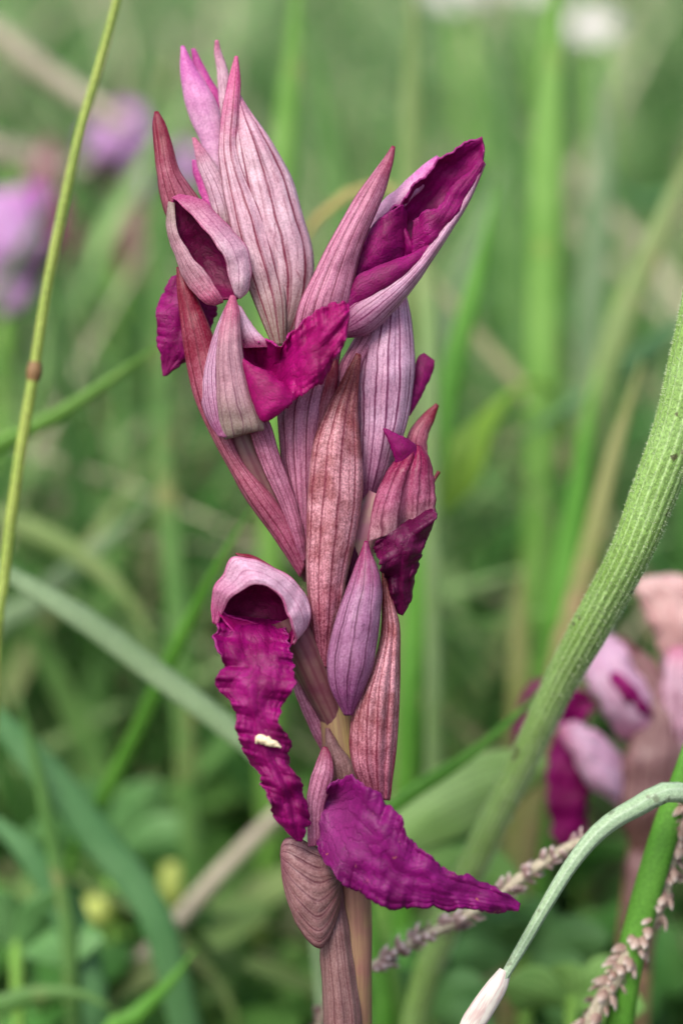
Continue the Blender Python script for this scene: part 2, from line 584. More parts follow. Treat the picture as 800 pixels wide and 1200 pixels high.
M['bract_red'] = petal_mat('red_bract', C(190, 112, 134), C(166, 70, 96), C(136, 26, 56), C(106, 18, 44), C(130, 28, 58), nveins=5, vw=0.15, vstr=0.85,
                           tip_at=(0.45, 0.9), edge_at=0.8, edge_str=0.75, foot=C(178, 91, 126), offs=0.2)
M['bract_mauve'] = petal_mat('mauve_bract', C(210, 142, 172), C(184, 100, 136), C(148, 44, 80), C(110, 30, 62), C(150, 48, 86), nveins=5, vw=0.15, vstr=0.9,
                             tip_at=(0.7, 1.05), edge_at=0.85, edge_str=0.6, foot=C(182, 102, 137), offs=0.6)
M['bract_brown'] = petal_mat('brownish_bract', C(218, 158, 170), C(162, 94, 100), C(134, 60, 60), C(116, 24, 54), C(140, 34, 72), nveins=6, vw=0.14, vstr=0.85,
                             tip_at=(0.55, 0.95), edge_at=0.8, edge_str=0.7, foot=C(182, 98, 126), mott=0.95, offs=0.15, speck=0.42)
M['bract_dull'] = petal_mat('dull_bract', C(158, 122, 120), C(132, 90, 92), C(120, 66, 76), C(92, 40, 52), C(118, 62, 76), nveins=6, vw=0.13, vstr=0.7,
                            tip_at=(0.7, 1.1), edge_str=0.5, foot=C(140, 104, 92), offs=0.35)
M['fan'] = petal_mat('striped_fan_hood', wobble=0.02, uneven=0.05, base=C(168, 128, 128), base2=C(140, 94, 98), tip=C(150, 96, 108), vein=C(88, 36, 50), edge=C(120, 62, 76), nveins=8, vw=0.16, vstr=0.8,
                    tip_at=(0.7, 1.1), edge_str=0.5, foot=C(110, 66, 66), offs=0.35)
M['hood_grey'] = petal_mat('grey_hood', C(200, 153, 167), C(182, 133, 147), C(198, 91, 133), C(116, 66, 88), C(202, 114, 153), nveins=6, vw=0.13, vstr=0.85,
                           tip_at=(0.6, 1.0), foot=C(160, 146, 132), edge_at=0.9, edge_str=0.6, offs=0.5)
M['hood_rim'] = petal_mat('rolled_hood_rim', C(222, 186, 208), C(202, 133, 169), C(202, 142, 169), C(150, 60, 110), C(202, 85, 143), nveins=3, vw=0.1, vstr=0.5,
                          tip_at=(0.8, 1.2), edge_at=0.7, edge_str=0.7, foot=C(170, 44, 112))
M['hood_open'] = petal_mat('open_hood_lobe', C(228, 196, 210), C(202, 133, 169), C(202, 142, 169), C(150, 60, 110), C(202, 85, 143), nveins=3, vw=0.1, vstr=0.5,
                          tip_at=(0.8, 1.2), edge_at=0.7, edge_str=0.7, foot_to=0.75, foot=C(170, 44, 112))
M['far_lilac'] = petal_mat('far_lilac_petal', C(212, 166, 214), C(200, 134, 202), C(196, 106, 190), C(160, 84, 170), C(214, 184, 226), nveins=4, vw=0.1, vstr=0.4, trans=0.35)
M['far_pink'] = petal_mat('pale_pink_hood', C(218, 182, 206), C(200, 146, 180), C(221, 142, 181), C(196, 104, 147), C(233, 180, 204), nveins=4, vstr=0.3)
M['far_salmon'] = petal_mat('salmon_hood', C(222, 184, 180), C(212, 160, 158), C(224, 190, 186), C(192, 114, 120), C(222, 180, 178), nveins=4, vstr=0.4)
M['hood_dark'] = petal_mat('ripe_hood', C(194, 112, 146), C(166, 66, 104), C(140, 22, 74), C(96, 16, 54), C(140, 30, 84), nveins=5, vw=0.16, vstr=0.75,
                           tip_at=(0.35, 0.85), foot=C(184, 138, 147), offs=0.25)
# lips
M['lip'] = lip_mat('magenta_lip', C(108, 0, 70), C(148, 3, 108), C(168, 66, 140))
M['lip_bright'] = lip_mat('bright_magenta_lip', C(124, 0, 74), C(168, 2, 110), C(176, 50, 136))
M['lip_violet'] = lip_mat('violet_lip', C(96, 3, 76), C(132, 12, 108), C(142, 56, 120), pale_at=(0.0, 0.3), dust=0.8)
M['lip_dark'] = lip_mat('dark_lip', C(66, 0, 42), C(98, 4, 66), C(124, 46, 96), rough=0.45)
M['throat'] = lip_mat('dark_throat', C(86, 0, 50), C(126, 4, 78), C(146, 30, 92))
# stems
k = NT('orchid_stem')
tc, u, v = k.uv()
mo = k.noise(tc.outputs['Object'], 1.2, 4)
col = k.mix(k.ramp(mo, 0.35, 0.65), C(148, 130, 84), C(146, 100, 92))
fib = k.noise(k.comb(k.math('MULTIPLY', u, 40.0), k.math('MULTIPLY', v, 20.0)), 1.0, 3)
col = k.mix(k.ramp(fib, 0.4, 0.65, 0.0, 0.5), col, C(118, 80, 70))
M['stem'] = k.finish(col, rough=0.45, spec=0.35, sss=0.1, bump=fib, bstr=0.3)
k = NT('orchid_ovary')
tc, u, v = k.uv()
ph = k.math('PINGPONG', k.math('MULTIPLY', u, 12.0), 0.5)
mo = k.noise(tc.outputs['Object'], 3.0, 4)
col = k.mix(k.ramp(mo, 0.35, 0.65), C(118, 84, 82), C(104, 54, 70))
col = k.mix(k.math('MULTIPLY', k.math('SUBTRACT', 1.0, k.ramp(ph, 0.08, 0.25)), 0.6), col, C(96, 40, 56))
M['ovary'] = k.finish(col, rough=0.5, sss=0.1, bump=ph, bstr=0.4)
k = NT('pale_ovary')
tc, u, v = k.uv()
mo = k.noise(tc.outputs['Object'], 3.0, 4)
col = k.mix(k.ramp(mo, 0.35, 0.65), C(172, 146, 130), C(170, 112, 130))
M['ovary_pale'] = k.finish(col, rough=0.5, sss=0.1, bump=mo, bstr=0.3)


def stalk_mat(name, a, b, line, n, spots=0.0, speck=0.28):
    k = NT(name)
    tc, u, v = k.uv()
    mo = k.noise(tc.outputs['Object'], 1.6, 4)
    col = k.mix(k.ramp(mo, 0.35, 0.65), a, b)
    uw = k.math('ADD', u, k.math('MULTIPLY', k.noise(k.comb(0.0, k.math('MULTIPLY', v, 14.0)), 1.0, 2), 0.02))
    ph = k.math('PINGPONG', k.math('MULTIPLY', uw, n), 0.5)
    col = k.mix(k.math('MULTIPLY', k.ramp(ph, 0.28, 0.5), 0.75), col, line)
    sp = k.noise(tc.outputs['Object'], 26.0, 3, 0.65)
    hs = k.n('ShaderNodeHueSaturation')
    k.l(col, hs.inputs['Color'])
    k.l(k.ramp(sp, 0.3, 0.7, 1 - speck, 1 + speck), hs.inputs['Value'])
    c2 = hs.outputs[0]
    if spots:
        s = k.noise(tc.outputs['Object'], 4.2, 2, 0.5)
        c2 = k.mix(k.ramp(s, 0.66, 0.72, 0.0, spots), c2, C(70, 60, 40))
    return k.finish(c2, rough=0.5, spec=0.35, sss=0.05, bump=k.math('ADD', sp, k.math('MULTIPLY', ph, 1.2)), bstr=min(0.5, speck * 1.8), bdist=0.03)


M['hairy_stalk'] = stalk_mat('hairy_green_stalk', C(118, 152, 74), C(130, 164, 92), C(158, 186, 126), 17, spots=0.85)
M['culm_olive'] = stalk_mat('olive_culm', C(142, 158, 70), C(128, 150, 62), C(164, 176, 98), 6)
M['culm_pale'] = stalk_mat('pale_culm', C(150, 172, 142), C(138, 164, 128), C(160, 180, 152), 7, speck=0.16, spots=0.5)
M['culm_green'] = stalk_mat('green_culm', C(112, 158, 62), C(124, 170, 76), C(140, 180, 96), 8)
M['culm_dry'] = stalk_mat('dry_culm', C(172, 162, 140), C(152, 144, 120), C(184, 176, 156), 6)
k = NT('stalk_hair')
M['hair'] = k.finish(C(214, 226, 192), rough=0.4, spec=0.3, trans=0.35)
k = NT('brown_node')
tc, u, v = k.uv()
M['node'] = k.finish(k.mix(k.noise(tc.outputs['Object'], 12.0), C(140, 112, 70), C(118, 88, 62)), rough=0.6)


def scale_mat(name, a, b, c, white):
    k = NT(name)
    tc, u, v = k.uv()
    oi = k.n('ShaderNodeObjectInfo')
    col = k.mix(oi.outputs['Random'], a, b)
    n1 = k.noise(tc.outputs['Object'], 14.0, 4)
    col = k.mix(k.ramp(n1, 0.4, 0.65, 0.0, 0.8), col, c)
    col = k.mix(k.ramp(v, 0.55, 0.98, 0.0, 0.7), col, white)
    return k.finish(col, rough=0.55, trans=0.2, bump=n1, bstr=0.4)


M['scale'] = scale_mat('dry_spikelet', C(180, 156, 152), C(150, 120, 118), C(112, 80, 80), C(222, 210, 208))
M['scale_tan'] = scale_mat('tan_spikelet', C(184, 160, 146), C(154, 126, 114), C(122, 92, 82), C(224, 212, 202))
k = NT('pale_seed_pod')
tc, u, v = k.uv()
M['seed'] = k.finish(k.mix(k.noise(tc.outputs['Object'], 9.0), C(180, 180, 130), C(150, 152, 100)), rough=0.6)
k = NT('white_bud')
tc, u, v = k.uv()
st = k.noise(k.comb(k.math('MULTIPLY', u, 18.0), k.math('MULTIPLY', v, 3.0)), 1.0, 3)
M['white_bud'] = k.finish(k.mix(k.ramp(st, 0.45, 0.65), C(222, 216, 206), C(204, 180, 174)), rough=0.5, trans=0.15, bump=st, bstr=0.4)
k = NT('cream_scrap')
tc, u, v = k.uv()
n1 = k.noise(tc.outputs['Object'], 18.0, 3)
M['scrap'] = k.finish(k.mix(n1, C(236, 224, 190), C(216, 196, 158)), rough=0.5, sss=0.1, bump=n1, bstr=0.3)

# leaves
M['g_bright'] = leaf_mat('bright_grass', C(116, 168, 70), C(132, 180, 86), C(160, 160, 90), 0.1)
M['g_fresh'] = leaf_mat('fresh_grass', C(92, 156, 52), C(110, 172, 66))
M['g_mid'] = leaf_mat('mid_green_grass', C(92, 138, 66), C(108, 150, 80), C(150, 150, 96), 0.2)
M['g_blue'] = leaf_mat('bluish_grass', C(86, 136, 82), C(100, 148, 94))
M['g_grey'] = leaf_mat('greyish_grass', C(128, 156, 112), C(142, 168, 126), C(160, 160, 120), 0.2)
M['g_olive'] = leaf_mat('olive_grass', C(128, 154, 88), C(140, 162, 100), C(160, 156, 108), 0.15)
M['g_tan'] = leaf_mat('tan_grass', C(150, 158, 92), C(160, 162, 104), C(176, 150, 112), 0.4)
M['g_yellow'] = leaf_mat('yellow_green_leaf', C(138, 184, 58), C(150, 190, 66))
M['g_tipdry'] = leaf_mat('brown_tipped_leaf', C(150, 180, 120), C(140, 172, 104), C(206, 160, 90), 0.1, dry_at=(0.0, 0.3))
M['broad'] = leaf_mat('broad_leaf', C(120, 168, 84), C(136, 180, 98), lines=7)
M['broad_pale'] = leaf_mat('pale_broad_leaf', C(150, 192, 108), C(160, 198, 122), lines=9)
M['broad_blue'] = leaf_mat('bluish_broad_leaf', C(94, 146, 80), C(112, 160, 96), lines=7)
k = NT('yellow_bud')
tc, u, v = k.uv()
n1 = k.noise(tc.outputs['Object'], 8.0, 3)
M['ybud'] = k.finish(k.mix(n1, C(200, 208, 120), C(176, 196, 96)), rough=0.5, trans=0.2)
k = NT('white_petal')
tc, u, v = k.uv()
n1 = k.noise(tc.outputs['Object'], 8.0, 3)
M['white'] = k.finish(k.mix(n1, C(236, 232, 228), C(222, 214, 210)), rough=0.55, trans=0.25)
M['meadow'] = grass_mat('meadow_grass', C(62, 110, 50), C(96, 148, 74), C(136, 176, 100), C(176, 166, 130))
M['far_meadow'] = grass_mat('far_meadow_grass', C(56, 100, 46), C(110, 154, 86), C(164, 196, 130), C(200, 192, 162))
M['herbs'] = grass_mat('meadow_herbs', C(52, 102, 42), C(84, 138, 62), C(116, 160, 86), C(124, 130, 88))
M['litter'] = grass_mat('dry_litter', C(84, 70, 54), C(118, 102, 82), C(140, 124, 98), C(96, 84, 60))
k = NT('meadow_soil')
tc = k.n('ShaderNodeTexCoord')
o_ = tc.outputs['Object']
n1 = k.noise(o_, 0.35, 6, 0.65)
n2 = k.noise(o_, 4.0, 4, 0.7)
n3 = k.noise(o_, 0.012, 4, 0.6)
col = k.mix(k.ramp(n1, 0.35, 0.65), C(52, 42, 32), C(84, 70, 52))
col = k.mix(k.ramp(n2, 0.45, 0.7, 0, 0.6), col, C(58, 70, 40))
sepy = k.n('ShaderNodeSeparateXYZ')
k.l(o_, sepy.inputs[0])
far = k.ramp(sepy.outputs[1], 150.0, 700.0)
col = k.mix(far, col, k.mix(n3, C(92, 128, 66), C(128, 150, 92)))
M['soil'] = k.finish(col, rough=0.9, spec=0.1, bump=k.math('ADD', n1, n2), bstr=0.6, bdist=0.3)

# ------------------------------------------------------------------ ground
xs = np.concatenate([-np.geomspace(40000, 60, 18), np.linspace(-50, 50, 60), np.geomspace(60, 40000, 18)])
ys = np.concatenate([-np.geomspace(40000, 60, 14), np.linspace(-50, 120, 90), np.geomspace(135, 50000, 26)])
gx, gy = np.meshgrid(xs, ys)


def ground_z(x, y):
    return 0.35 * math.sin(x * 0.21 + 1.0) * math.sin(y * 0.17) + 0.6 * nz(x * 0.09, y * 0.09, 2.0)


gz = np.array([[ground_z(a, b) if abs(a) < 400 and abs(b) < 400 else 0.0 for a, b in zip(r1, r2)] for r1, r2 in zip(gx, gy)])
gm = grid_mesh('ground', np.stack([gx, gy, gz], -1), np.stack([gx, gy], -1) * 0.01)
go = link('ground', gm, M['soil'])
go['kind'] = 'structure'


def grass_field(name, mat, n, ybounds, xspread, hrange, wrange, seed, bend=0.6, segs=5, keep=None, near=6.0):
    """A stand of blades nobody could count: one mesh with a random number per blade."""
    r = np.random.default_rng(seed)
    t = r.random(n)
    y = ybounds[0] + (ybounds[1] - ybounds[0]) * t ** 1.4
    x = (r.random(n) - 0.5) * 2 * (xspread[0] + xspread[1] * np.maximum(y + 22, 10))
    if keep is not None:
        ok = keep(x, y)
        x, y = x[ok], y[ok]
    n = len(x)
    h = hrange[0] + (hrange[1] - hrange[0]) * r.random(n) ** 1.3
    w = wrange[0] + (wrange[1] - wrange[0]) * r.random(n)
    az = r.random(n) * 2 * math.pi
    bd = bend * (0.2 + r.random(n))
    fz = r.random(n) * 2 * math.pi
    s = np.linspace(0, 1, segs + 1)
    cx = x[:, None] + np.cos(az)[:, None] * h[:, None] * bd[:, None] * s ** 2
    sy = np.sin(az) * h * bd
    sy = np.where(y + sy < near, np.abs(sy), sy)               # blades beside the orchid lean away from it
    cy = y[:, None] + sy[:, None] * s ** 2
    cz = h[:, None] * (s - 0.35 * bd[:, None] * s ** 2) - 0.3
    ww = 0.5 * w[:, None] * (1 - s ** 2.2 * 0.97)
    dx, dy = np.cos(fz)[:, None] * ww, np.sin(fz)[:, None] * ww
    Lp = np.stack([cx - dx, cy - dy, cz], -1)
    Rp = np.stack([cx + dx, cy + dy, cz], -1)
    V = np.stack([Lp, Rp], 2).reshape(-1, 3)
    base = (np.arange(n) * (segs + 1) * 2)[:, None] + np.arange(segs)[None] * 2
    F = np.stack([base, base + 1, base + 3, base + 2], -1).reshape(-1, 4)
    me = bpy.data.meshes.new(name)
    me.from_pydata(V.tolist(), [], F.tolist())
    a = me.attributes.new('rnd', 'FLOAT', 'POINT')
    a.data.foreach_set('value', np.repeat(r.random(n), (segs + 1) * 2).astype(np.float32))
    me.polygons.foreach_set('use_smooth', np.ones(len(F), bool))
    o = link(name, me, mat)
    o['kind'] = 'stuff'
    return o


def herb_field(name, mat, n, ybounds, xspread, hrange, size, seed):
    """Small oval ground leaves on short stalks, one mesh."""
    r = np.random.default_rng(seed)
    V, F, R = [], [], []
    a = np.linspace(0, 2 * math.pi, 9)[:-1]
    for i in range(n):
        y = ybounds[0] + (ybounds[1] - ybounds[0]) * r.random() ** 1.5
        x = (r.random() - 0.5) * 2 * (xspread[0] + xspread[1] * max(y + 22, 10))
        z = hrange[0] + (hrange[1] - hrange[0]) * r.random() ** 1.5
        s = size[0] + (size[1] - size[0]) * r.random()
        az, el = r.random() * 6.283, r.random() * 0.9
        e1 = np.array([math.cos(az) * math.cos(el), math.sin(az) * math.cos(el), math.sin(el)])
        e2 = np.array([-math.sin(az), math.cos(az), 0.0])
        e3 = np.cross(e1, e2)
        b = len(V)
        c = np.array([x, y, z])
        V.append(c)
        for q in a:
            V.append(c + e1 * math.cos(q) * s + e2 * math.sin(q) * s * 0.55 + e3 * 0.18 * s * abs(math.sin(q)))
        for j in range(8):
            F.append((b, b + 1 + j, b + 1 + (j + 1) % 8))
        st = c - e1 * s
        V += [st, st + e2 * 0.06, np.array([x - 0.4 * e1[0], y - 0.4 * e1[1], -0.2])]
        F.append((b + 9, b + 10, b + 11))
        R += [r.random()] * 12
    me = bpy.data.meshes.new(name)
    me.from_pydata([tuple(p) for p in V], [], F)
    at = me.attributes.new('rnd', 'FLOAT', 'POINT')
    at.data.foreach_set('value', np.array(R, np.float32))
    me.polygons.foreach_set('use_smooth', np.ones(len(F), bool))
    o = link(name, me, mat)
    o['kind'] = 'stuff'
    return o


grass_field('meadow_grass', M['meadow'], 4200, (9, 70), (2, 0.42), (7, 22), (0.25, 0.75), 3, bend=0.7)
grass_field('tall_meadow_grass', M['far_meadow'], 4400, (50, 330), (5, 0.42), (14, 34), (0.4, 1.4), 4, bend=1.0, segs=7)
grass_field('broad_meadow_grass', M['far_meadow'], 640, (12, 75), (2, 0.42), (12, 25), (0.5, 1.3), 14, bend=1.1, segs=8, near=7)
grass_field('tangled_meadow_grass', M['far_meadow'], 3000, (9, 60), (2, 0.42), (8, 23), (0.14, 0.45), 15, bend=1.35, segs=9, near=6.5)
grass_field('far_meadow_grass', M['far_meadow'], 9000, (300, 3000), (30, 0.5), (20, 55), (0.8, 3.0), 5, bend=0.5, segs=3)
grass_field('side_meadow_grass', M['meadow'], 2600, (-30, 12), (42, 0.0), (6, 16), (0.25, 0.6), 6, bend=0.5, near=-60,
            keep=lambda x, y: np.abs(x) > 24 + 0.3 * np.maximum(y + 22, 0))
herb_field('ground_herbs', M['herbs'], 5200, (4, 90), (3, 0.42), (0.6, 7.5), (0.5, 1.3), 8)
grass_field('dry_litter', M['litter'], 2600, (2, 60), (3, 0.42), (2, 5), (0.15, 0.5), 9, bend=2.2)

# ------------------------------------------------------------------ the orchid in focus
orchid = thing('orchid', 'tall orchid in sharp focus with striped mauve hoods and dark magenta lips', 'orchid', group='orchids in the meadow')
orchid.location = (0, 0, 0)
stem_pts = [(346, 330, -8, 8), (352, 420, -6, 12), (364, 540, 0, 15), (376, 660, 0, 17), (386, 760, 0, 19), (397, 860, 0, 21), (407, 960, 0, 22), (413, 1060, -5, 22), (414, 1200, -15, 22)]
tube('stem', stem_pts, M['stem'], orchid, nseg=24, n=120, ground=True, rough=0.05, drift=(0, -1.5))

# --- top bud: tall hood of two sepals with the tips of the petals behind
fl = part_empty('flower', orchid)
sheath('sepal', [(322, 405, 336, 405, 0, 4), (302, 350, 361, 348, 0, 16), (288, 300, 367, 303, 0, 22), (278, 250, 354, 252, 0, 22), (271, 205, 340, 206, 0, 18), (269, 160, 314, 161, 0, 12), (273, 128, 291, 128, 0, 5), (278, 109, 280, 110, 0, 1)],
       M['hood_tall_rim'], fl, crease=5.0, nv=70, nu=28)
sheath('sepal', [(320, 405, 334, 405, 12, 4), (297, 350, 334, 350, 14, 9), (279, 300, 324, 300, 14, 12), (266, 245, 308, 248, 12, 12), (259, 202, 289, 205, 10, 9), (257, 170, 279, 172, 8, 6), (261, 130, 280, 130, 6, 5), (268, 95, 281, 95, 3, 3), (276, 66, 278, 66, 0, 1)],
       M['hood_tall'], fl, crease=4.0, nv=80, seed=2)
sheath('sepal', [(262, 160, 278, 160, -10, 2), (257, 112, 271, 112, -12, 4), (255, 82, 266, 82, -14, 3), (252, 62, 259, 62, -14, 2), (253, 47, 255, 47, -14, 1)], M['hood'], fl, seed=3)
sheath('petal', [(252, 222, 270, 220, -14, 2), (238, 172, 264, 170, -18, 8), (224, 140, 256, 130, -22, 10), (215, 108, 245, 105, -24, 9), (212, 78, 229, 80, -26, 5), (213, 54, 215, 54, -28, 1)], M['lilac'], fl, seed=1)
sheath('petal', [(262, 205, 276, 200, -22, 2), (252, 160, 270, 152, -28, 5), (240, 120, 260, 116, -32, 6), (229, 88, 244, 88, -34, 4), (225, 57, 228, 57, -36, 1)], M['pink'], fl, seed=4)
sheath('petal', [(258, 282, 282, 280, 2, 2), (244, 228, 270, 226, 2, 5), (232, 192, 250, 190, 0, 4), (226, 161, 229, 162, 0, 1)], M['hood'], fl, seed=5)
sheath('petal', [(250, 268, 268, 266, -4, 2), (234, 224, 258, 222, -5, 5), (227, 202, 244, 202, -6, 4), (226, 187, 231, 188, -6, 1)], M['pink'], fl, seed=6)

# --- upper left flower: red pointed sepal, open hood and a lip hanging behind
fl = part_empty('flower', orchid)
sheath('sepal', [(228, 320, 268, 300, -14, 4), (206, 275, 250, 258, -6, 10), (192, 245, 232, 232, 6, 14), (185, 205, 210, 200, 14, 10), (181, 165, 200, 165, 12, 6), (180, 146, 193, 145, 10, 4), (182, 131, 185, 131, 8, 1)],
       M['bract_red'], fl, crease=5.0)
sheath('throat', [(203, 234, 232, 234, 30, -3), (199, 262, 256, 268, 30, -16), (210, 298, 276, 308, 32, -24), (226, 332, 284, 338, 36, -18), (246, 352, 278, 350, 40, -4)], M['throat'], fl, wob=1.5)
sheath('hood_lobe', [(202, 232, 210, 228, 32, 1), (213, 240, 238, 236, 40, 4, -4), (236, 264, 264, 262, 46, 6, -7), (254, 287, 287, 288, 48, 7, -9), (264, 303, 294, 318, 47, 7, -8), (269, 326, 291, 338, 44, 5, -4), (276, 346, 281, 350, 40, 1)],
       M['hood_open'], fl, wob=1.6, crease=2.0)
sheath('hood_lobe', [(198, 236, 204, 238, 30, 1), (196, 268, 208, 272, 36, 3, 5), (206, 300, 226, 303, 40, 5, 6), (219, 332, 243, 322, 43, 6, 6), (238, 353, 258, 346, 44, 4, 3), (252, 358, 262, 354, 42, 1)],
       M['hood_grey'], fl, wob=1.6, crease=2.0)
sheath('lip', [(218, 318, 236, 335, 6, 0), (200, 328, 250, 350, 4, 6), (188, 352, 252, 368, 2, 10), (183, 381, 243, 394, 0, 10), (187, 408, 224, 418, -2, 8), (190, 428, 208, 430, -4, 3), (192, 441, 195, 440, -4, 1)],
       M['lip'], fl, ruffle=(5, 5, 2), nv=60, nu=26)

# --- long red bract below it, open towards the viewer, with the ovary in its channel
sheath('bract', [(352, 676, 358, 660, 6, 4), (322, 631, 340, 612, 12, 12), (290, 586, 318, 580, 18, 16), (257, 527, 280, 532, 24, 14), (235, 482, 264, 478, 26, 14), (222, 440, 262, 435, 26, 14), (214, 391, 248, 391, 26, 12), (209, 345, 227, 341, 24, 6), (208, 313, 211, 313, 22, 1)],
       M['bract_red'], orchid, crease=4.0, nv=100, seed=1, arc=(-95, 80))
sheath('bract', [(353, 664, 361, 652, 8, 3), (334, 604, 348, 594, 22, 5), (312, 556, 328, 536, 34, 6), (296, 516, 316, 497, 40, 4), (290, 490, 302, 480, 40, 1)], M['bract_mauve'], orchid, crease=2.5, seed=2)
# --- middle left flower: boat-shaped hood, lip like a tongue to the right
fl = part_empty('flower', orchid)
tube('ovary', [(274, 485, 18, 18), (294, 535, 12, 23), (320, 588, 4, 19), (348, 645, -2, 11), (362, 680, -6, 6)], M['ovary'], fl, n=40, ribs=(6, 0.05))
sheath('hood_lobe', [(258, 512, 266, 513, 58, 2), (243, 490, 262, 482, 50, 6, 8), (236, 460, 259, 442, 46, 8, 10), (240, 428, 260, 410, 46, 8, 10), (256, 380, 266, 382, 50, 5, 6), (270, 349, 273, 350, 54, 1)], M['hood_violet'], fl, crease=2.5)
sheath('hood_lobe', [(264, 515, 302, 504, 58, 4), (258, 498, 310, 500, 60, 12), (255, 465, 297, 468, 62, 14), (254, 430, 286, 428, 62, 13), (256, 400, 282, 396, 62, 10), (262, 370, 280, 368, 60, 6), (271, 346, 275, 347, 58, 1)],
       M['hood_grey'], fl, crease=3.5, seed=2)
sheath('hood_lobe', [(285, 408, 326, 406, 40, 4), (281, 388, 308, 396, 42, 6), (279, 370, 293, 378, 42, 4), (277, 356, 282, 360, 42, 1)], M['hood_rim'], fl, seed=3)
sheath('lip', [(286, 398, 283, 424, 44, -8), (296, 399, 296, 468, 44, -26), (318, 402, 312, 488, 50, -24), (332, 402, 330, 478, 60, -16), (345, 385, 346, 468, 72, -4), (368, 367, 370, 452, 82, 6), (389, 357, 393, 422, 88, 8), (402, 353, 406, 394, 90, 4), (409, 361, 409, 370, 90, 1)],
       M['lip_bright'], fl, ruffle=(8.5, 8, 1.5), nv=110, nu=34)
sheath('lip_lobe', [(281, 417, 284, 428, 62, 2), (295, 427, 296, 470, 70, 8), (312, 436, 308, 493, 76, 10), (328, 448, 324, 486, 76, 8), (344, 463, 342, 472, 74, 1)], M['lip_bright'], fl, wob=1.2, seed=2)

# --- upper right flower: pointed sepal, hood opening to the right, ruffled lip inside
fl = part_empty('flower', orchid)
sheath('sepal', [(360, 480, 384, 480, -10, 2), (346, 420, 398, 415, 22, 10), (349, 365, 409, 356, 42, 16), (371, 315, 418, 310, 44, 16), (392, 274, 429, 275, 44, 14), (417, 231, 446, 235, 42, 10), (438, 202, 456, 204, 38, 6), (450, 186, 460, 188, 34, 3), (460, 171, 462, 172, 32, 1)],
       M['bract_mauve'], fl, crease=5.0, nv=80, seed=3)
sheath('hood_lobe', [(418, 285, 440, 290, 8, 4), (440, 246, 470, 246, 6, 8), (474, 214, 498, 216, 4, 7), (496, 194, 510, 200, 2, 4), (512, 183, 514, 185, 0, 1)], M['lilac'], fl, seed=7)
sheath('lip', [(412, 312, 408, 352, 26, -6), (437, 266, 436, 328, 24, -22), (468, 236, 474, 306, 20, -30), (485, 218, 503, 290, 18, -30), (500, 206, 520, 268, 18, -26), (515, 187, 537, 246, 20, -20), (536, 174, 551, 222, 24, -12), (554, 166, 564, 194, 28, -4), (565, 161, 567, 176, 30, 0)],
       M['lip'], fl, ruffle=(5, 7, 2), nv=90, nu=30)
sheath('lip_lobe', [(416, 318, 416, 330, 30, 2), (434, 270, 434, 322, 30, 8), (454, 252, 452, 312, 32, 10), (470, 242, 466, 304, 26, 6), (476, 250, 476, 300, 14, 2)], M['lip'], fl, ruffle=(4, 3, 2), seed=3)
sheath('lip_lobe', [(464, 262, 470, 302, 14, 2), (474, 268, 484, 298, 22, 6), (482, 282, 490, 296, 18, 2)], M['lip'], fl, seed=4)
sheath('lip_lobe', [(484, 258, 482, 302, 30, 4), (501, 248, 507, 284, 36, 8), (518, 238, 524, 264, 36, 7), (527, 221, 541, 240, 34, 6), (549, 202, 556, 214, 32, 4), (564, 186, 567, 190, 30, 1)], M['lip'], fl, ruffle=(4, 6, 1.5), seed=5)
sheath('lip_lobe', [(408, 338, 403, 366, 42, 3), (424, 321, 428, 352, 46, 6), (455, 308, 462, 332, 46, 6), (481, 298, 487, 310, 42, 4), (507, 283, 510, 286, 38, 1)], M['lip'], fl, wob=1.3, seed=6)
sheath('hood_lobe', [(392, 384, 396, 396, 38, 2), (406, 358, 430, 391, 38, 14), (430, 342, 462, 363, 38, 16), (462, 324, 486, 334, 36, 15), (490, 302, 505, 306, 34, 13), (516, 270, 527, 272, 32, 10), (540, 236, 549, 236, 30, 6), (565, 188, 568, 192, 28, 1)],
       M['hood_violet'], fl, crease=2.0, nv=80, seed=8)

# --- hood under it, striped violet, with a brown sepal on its left and its lip peeping out on the right
fl = part_empty('flower', orchid)
sheath('lip', [(474, 492, 480, 486, -4, 1), (484, 446, 496, 458, -6, 5), (489, 422, 507, 432, -8, 4), (497, 414, 509, 423, -8, 1)], M['lip'], fl, ruffle=(2, 3, 2), seed=8)
sheath('hood_lobe', [(424, 606, 432, 600, 2, 3), (419, 555, 458, 548, 8, 14), (417, 500, 477, 492, 10, 22), (416, 450, 485, 432, 10, 26), (424, 400, 482, 384, 6, 22), (440, 350, 475, 345, 0, 12), (452, 325, 466, 322, -4, 3)],
       M['hood_violet'], fl, crease=4.0, nv=80, nu=30, seed=9)
sheath('hood_lobe', [(400, 540, 420, 530, 6, 4), (392, 478, 422, 474, 10, 10), (396, 434, 428, 430, 14, 12), (414, 400, 444, 395, 14, 10), (432, 370, 458, 366, 8, 4)], M['bract_mauve'], fl, crease=3.5, seed=4)

# --- hood left of the middle bract
fl = part_empty('flower', orchid)
sheath('hood_lobe', [(352, 672, 362, 662, 4, 3), (344, 609, 370, 605, 8, 12), (335, 565, 374, 560, 12, 16), (329, 528, 378, 528, 14, 18), (326, 482, 386, 480, 14, 18), (338, 455, 392, 445, 12, 14), (366, 425, 394, 425, 6, 8), (384, 398, 392, 398, 2, 1)],
       M['bract_mauve'], fl, crease=5.0, nv=70, nu=26, seed=5)
sheath('hood_lobe', [(366, 530, 382, 520, 24, 2), (374, 478, 390, 474, 26, 4), (384, 442, 395, 442, 24, 3), (391, 416, 394, 416, 22, 1)], M['bract_red'], fl, seed=6)

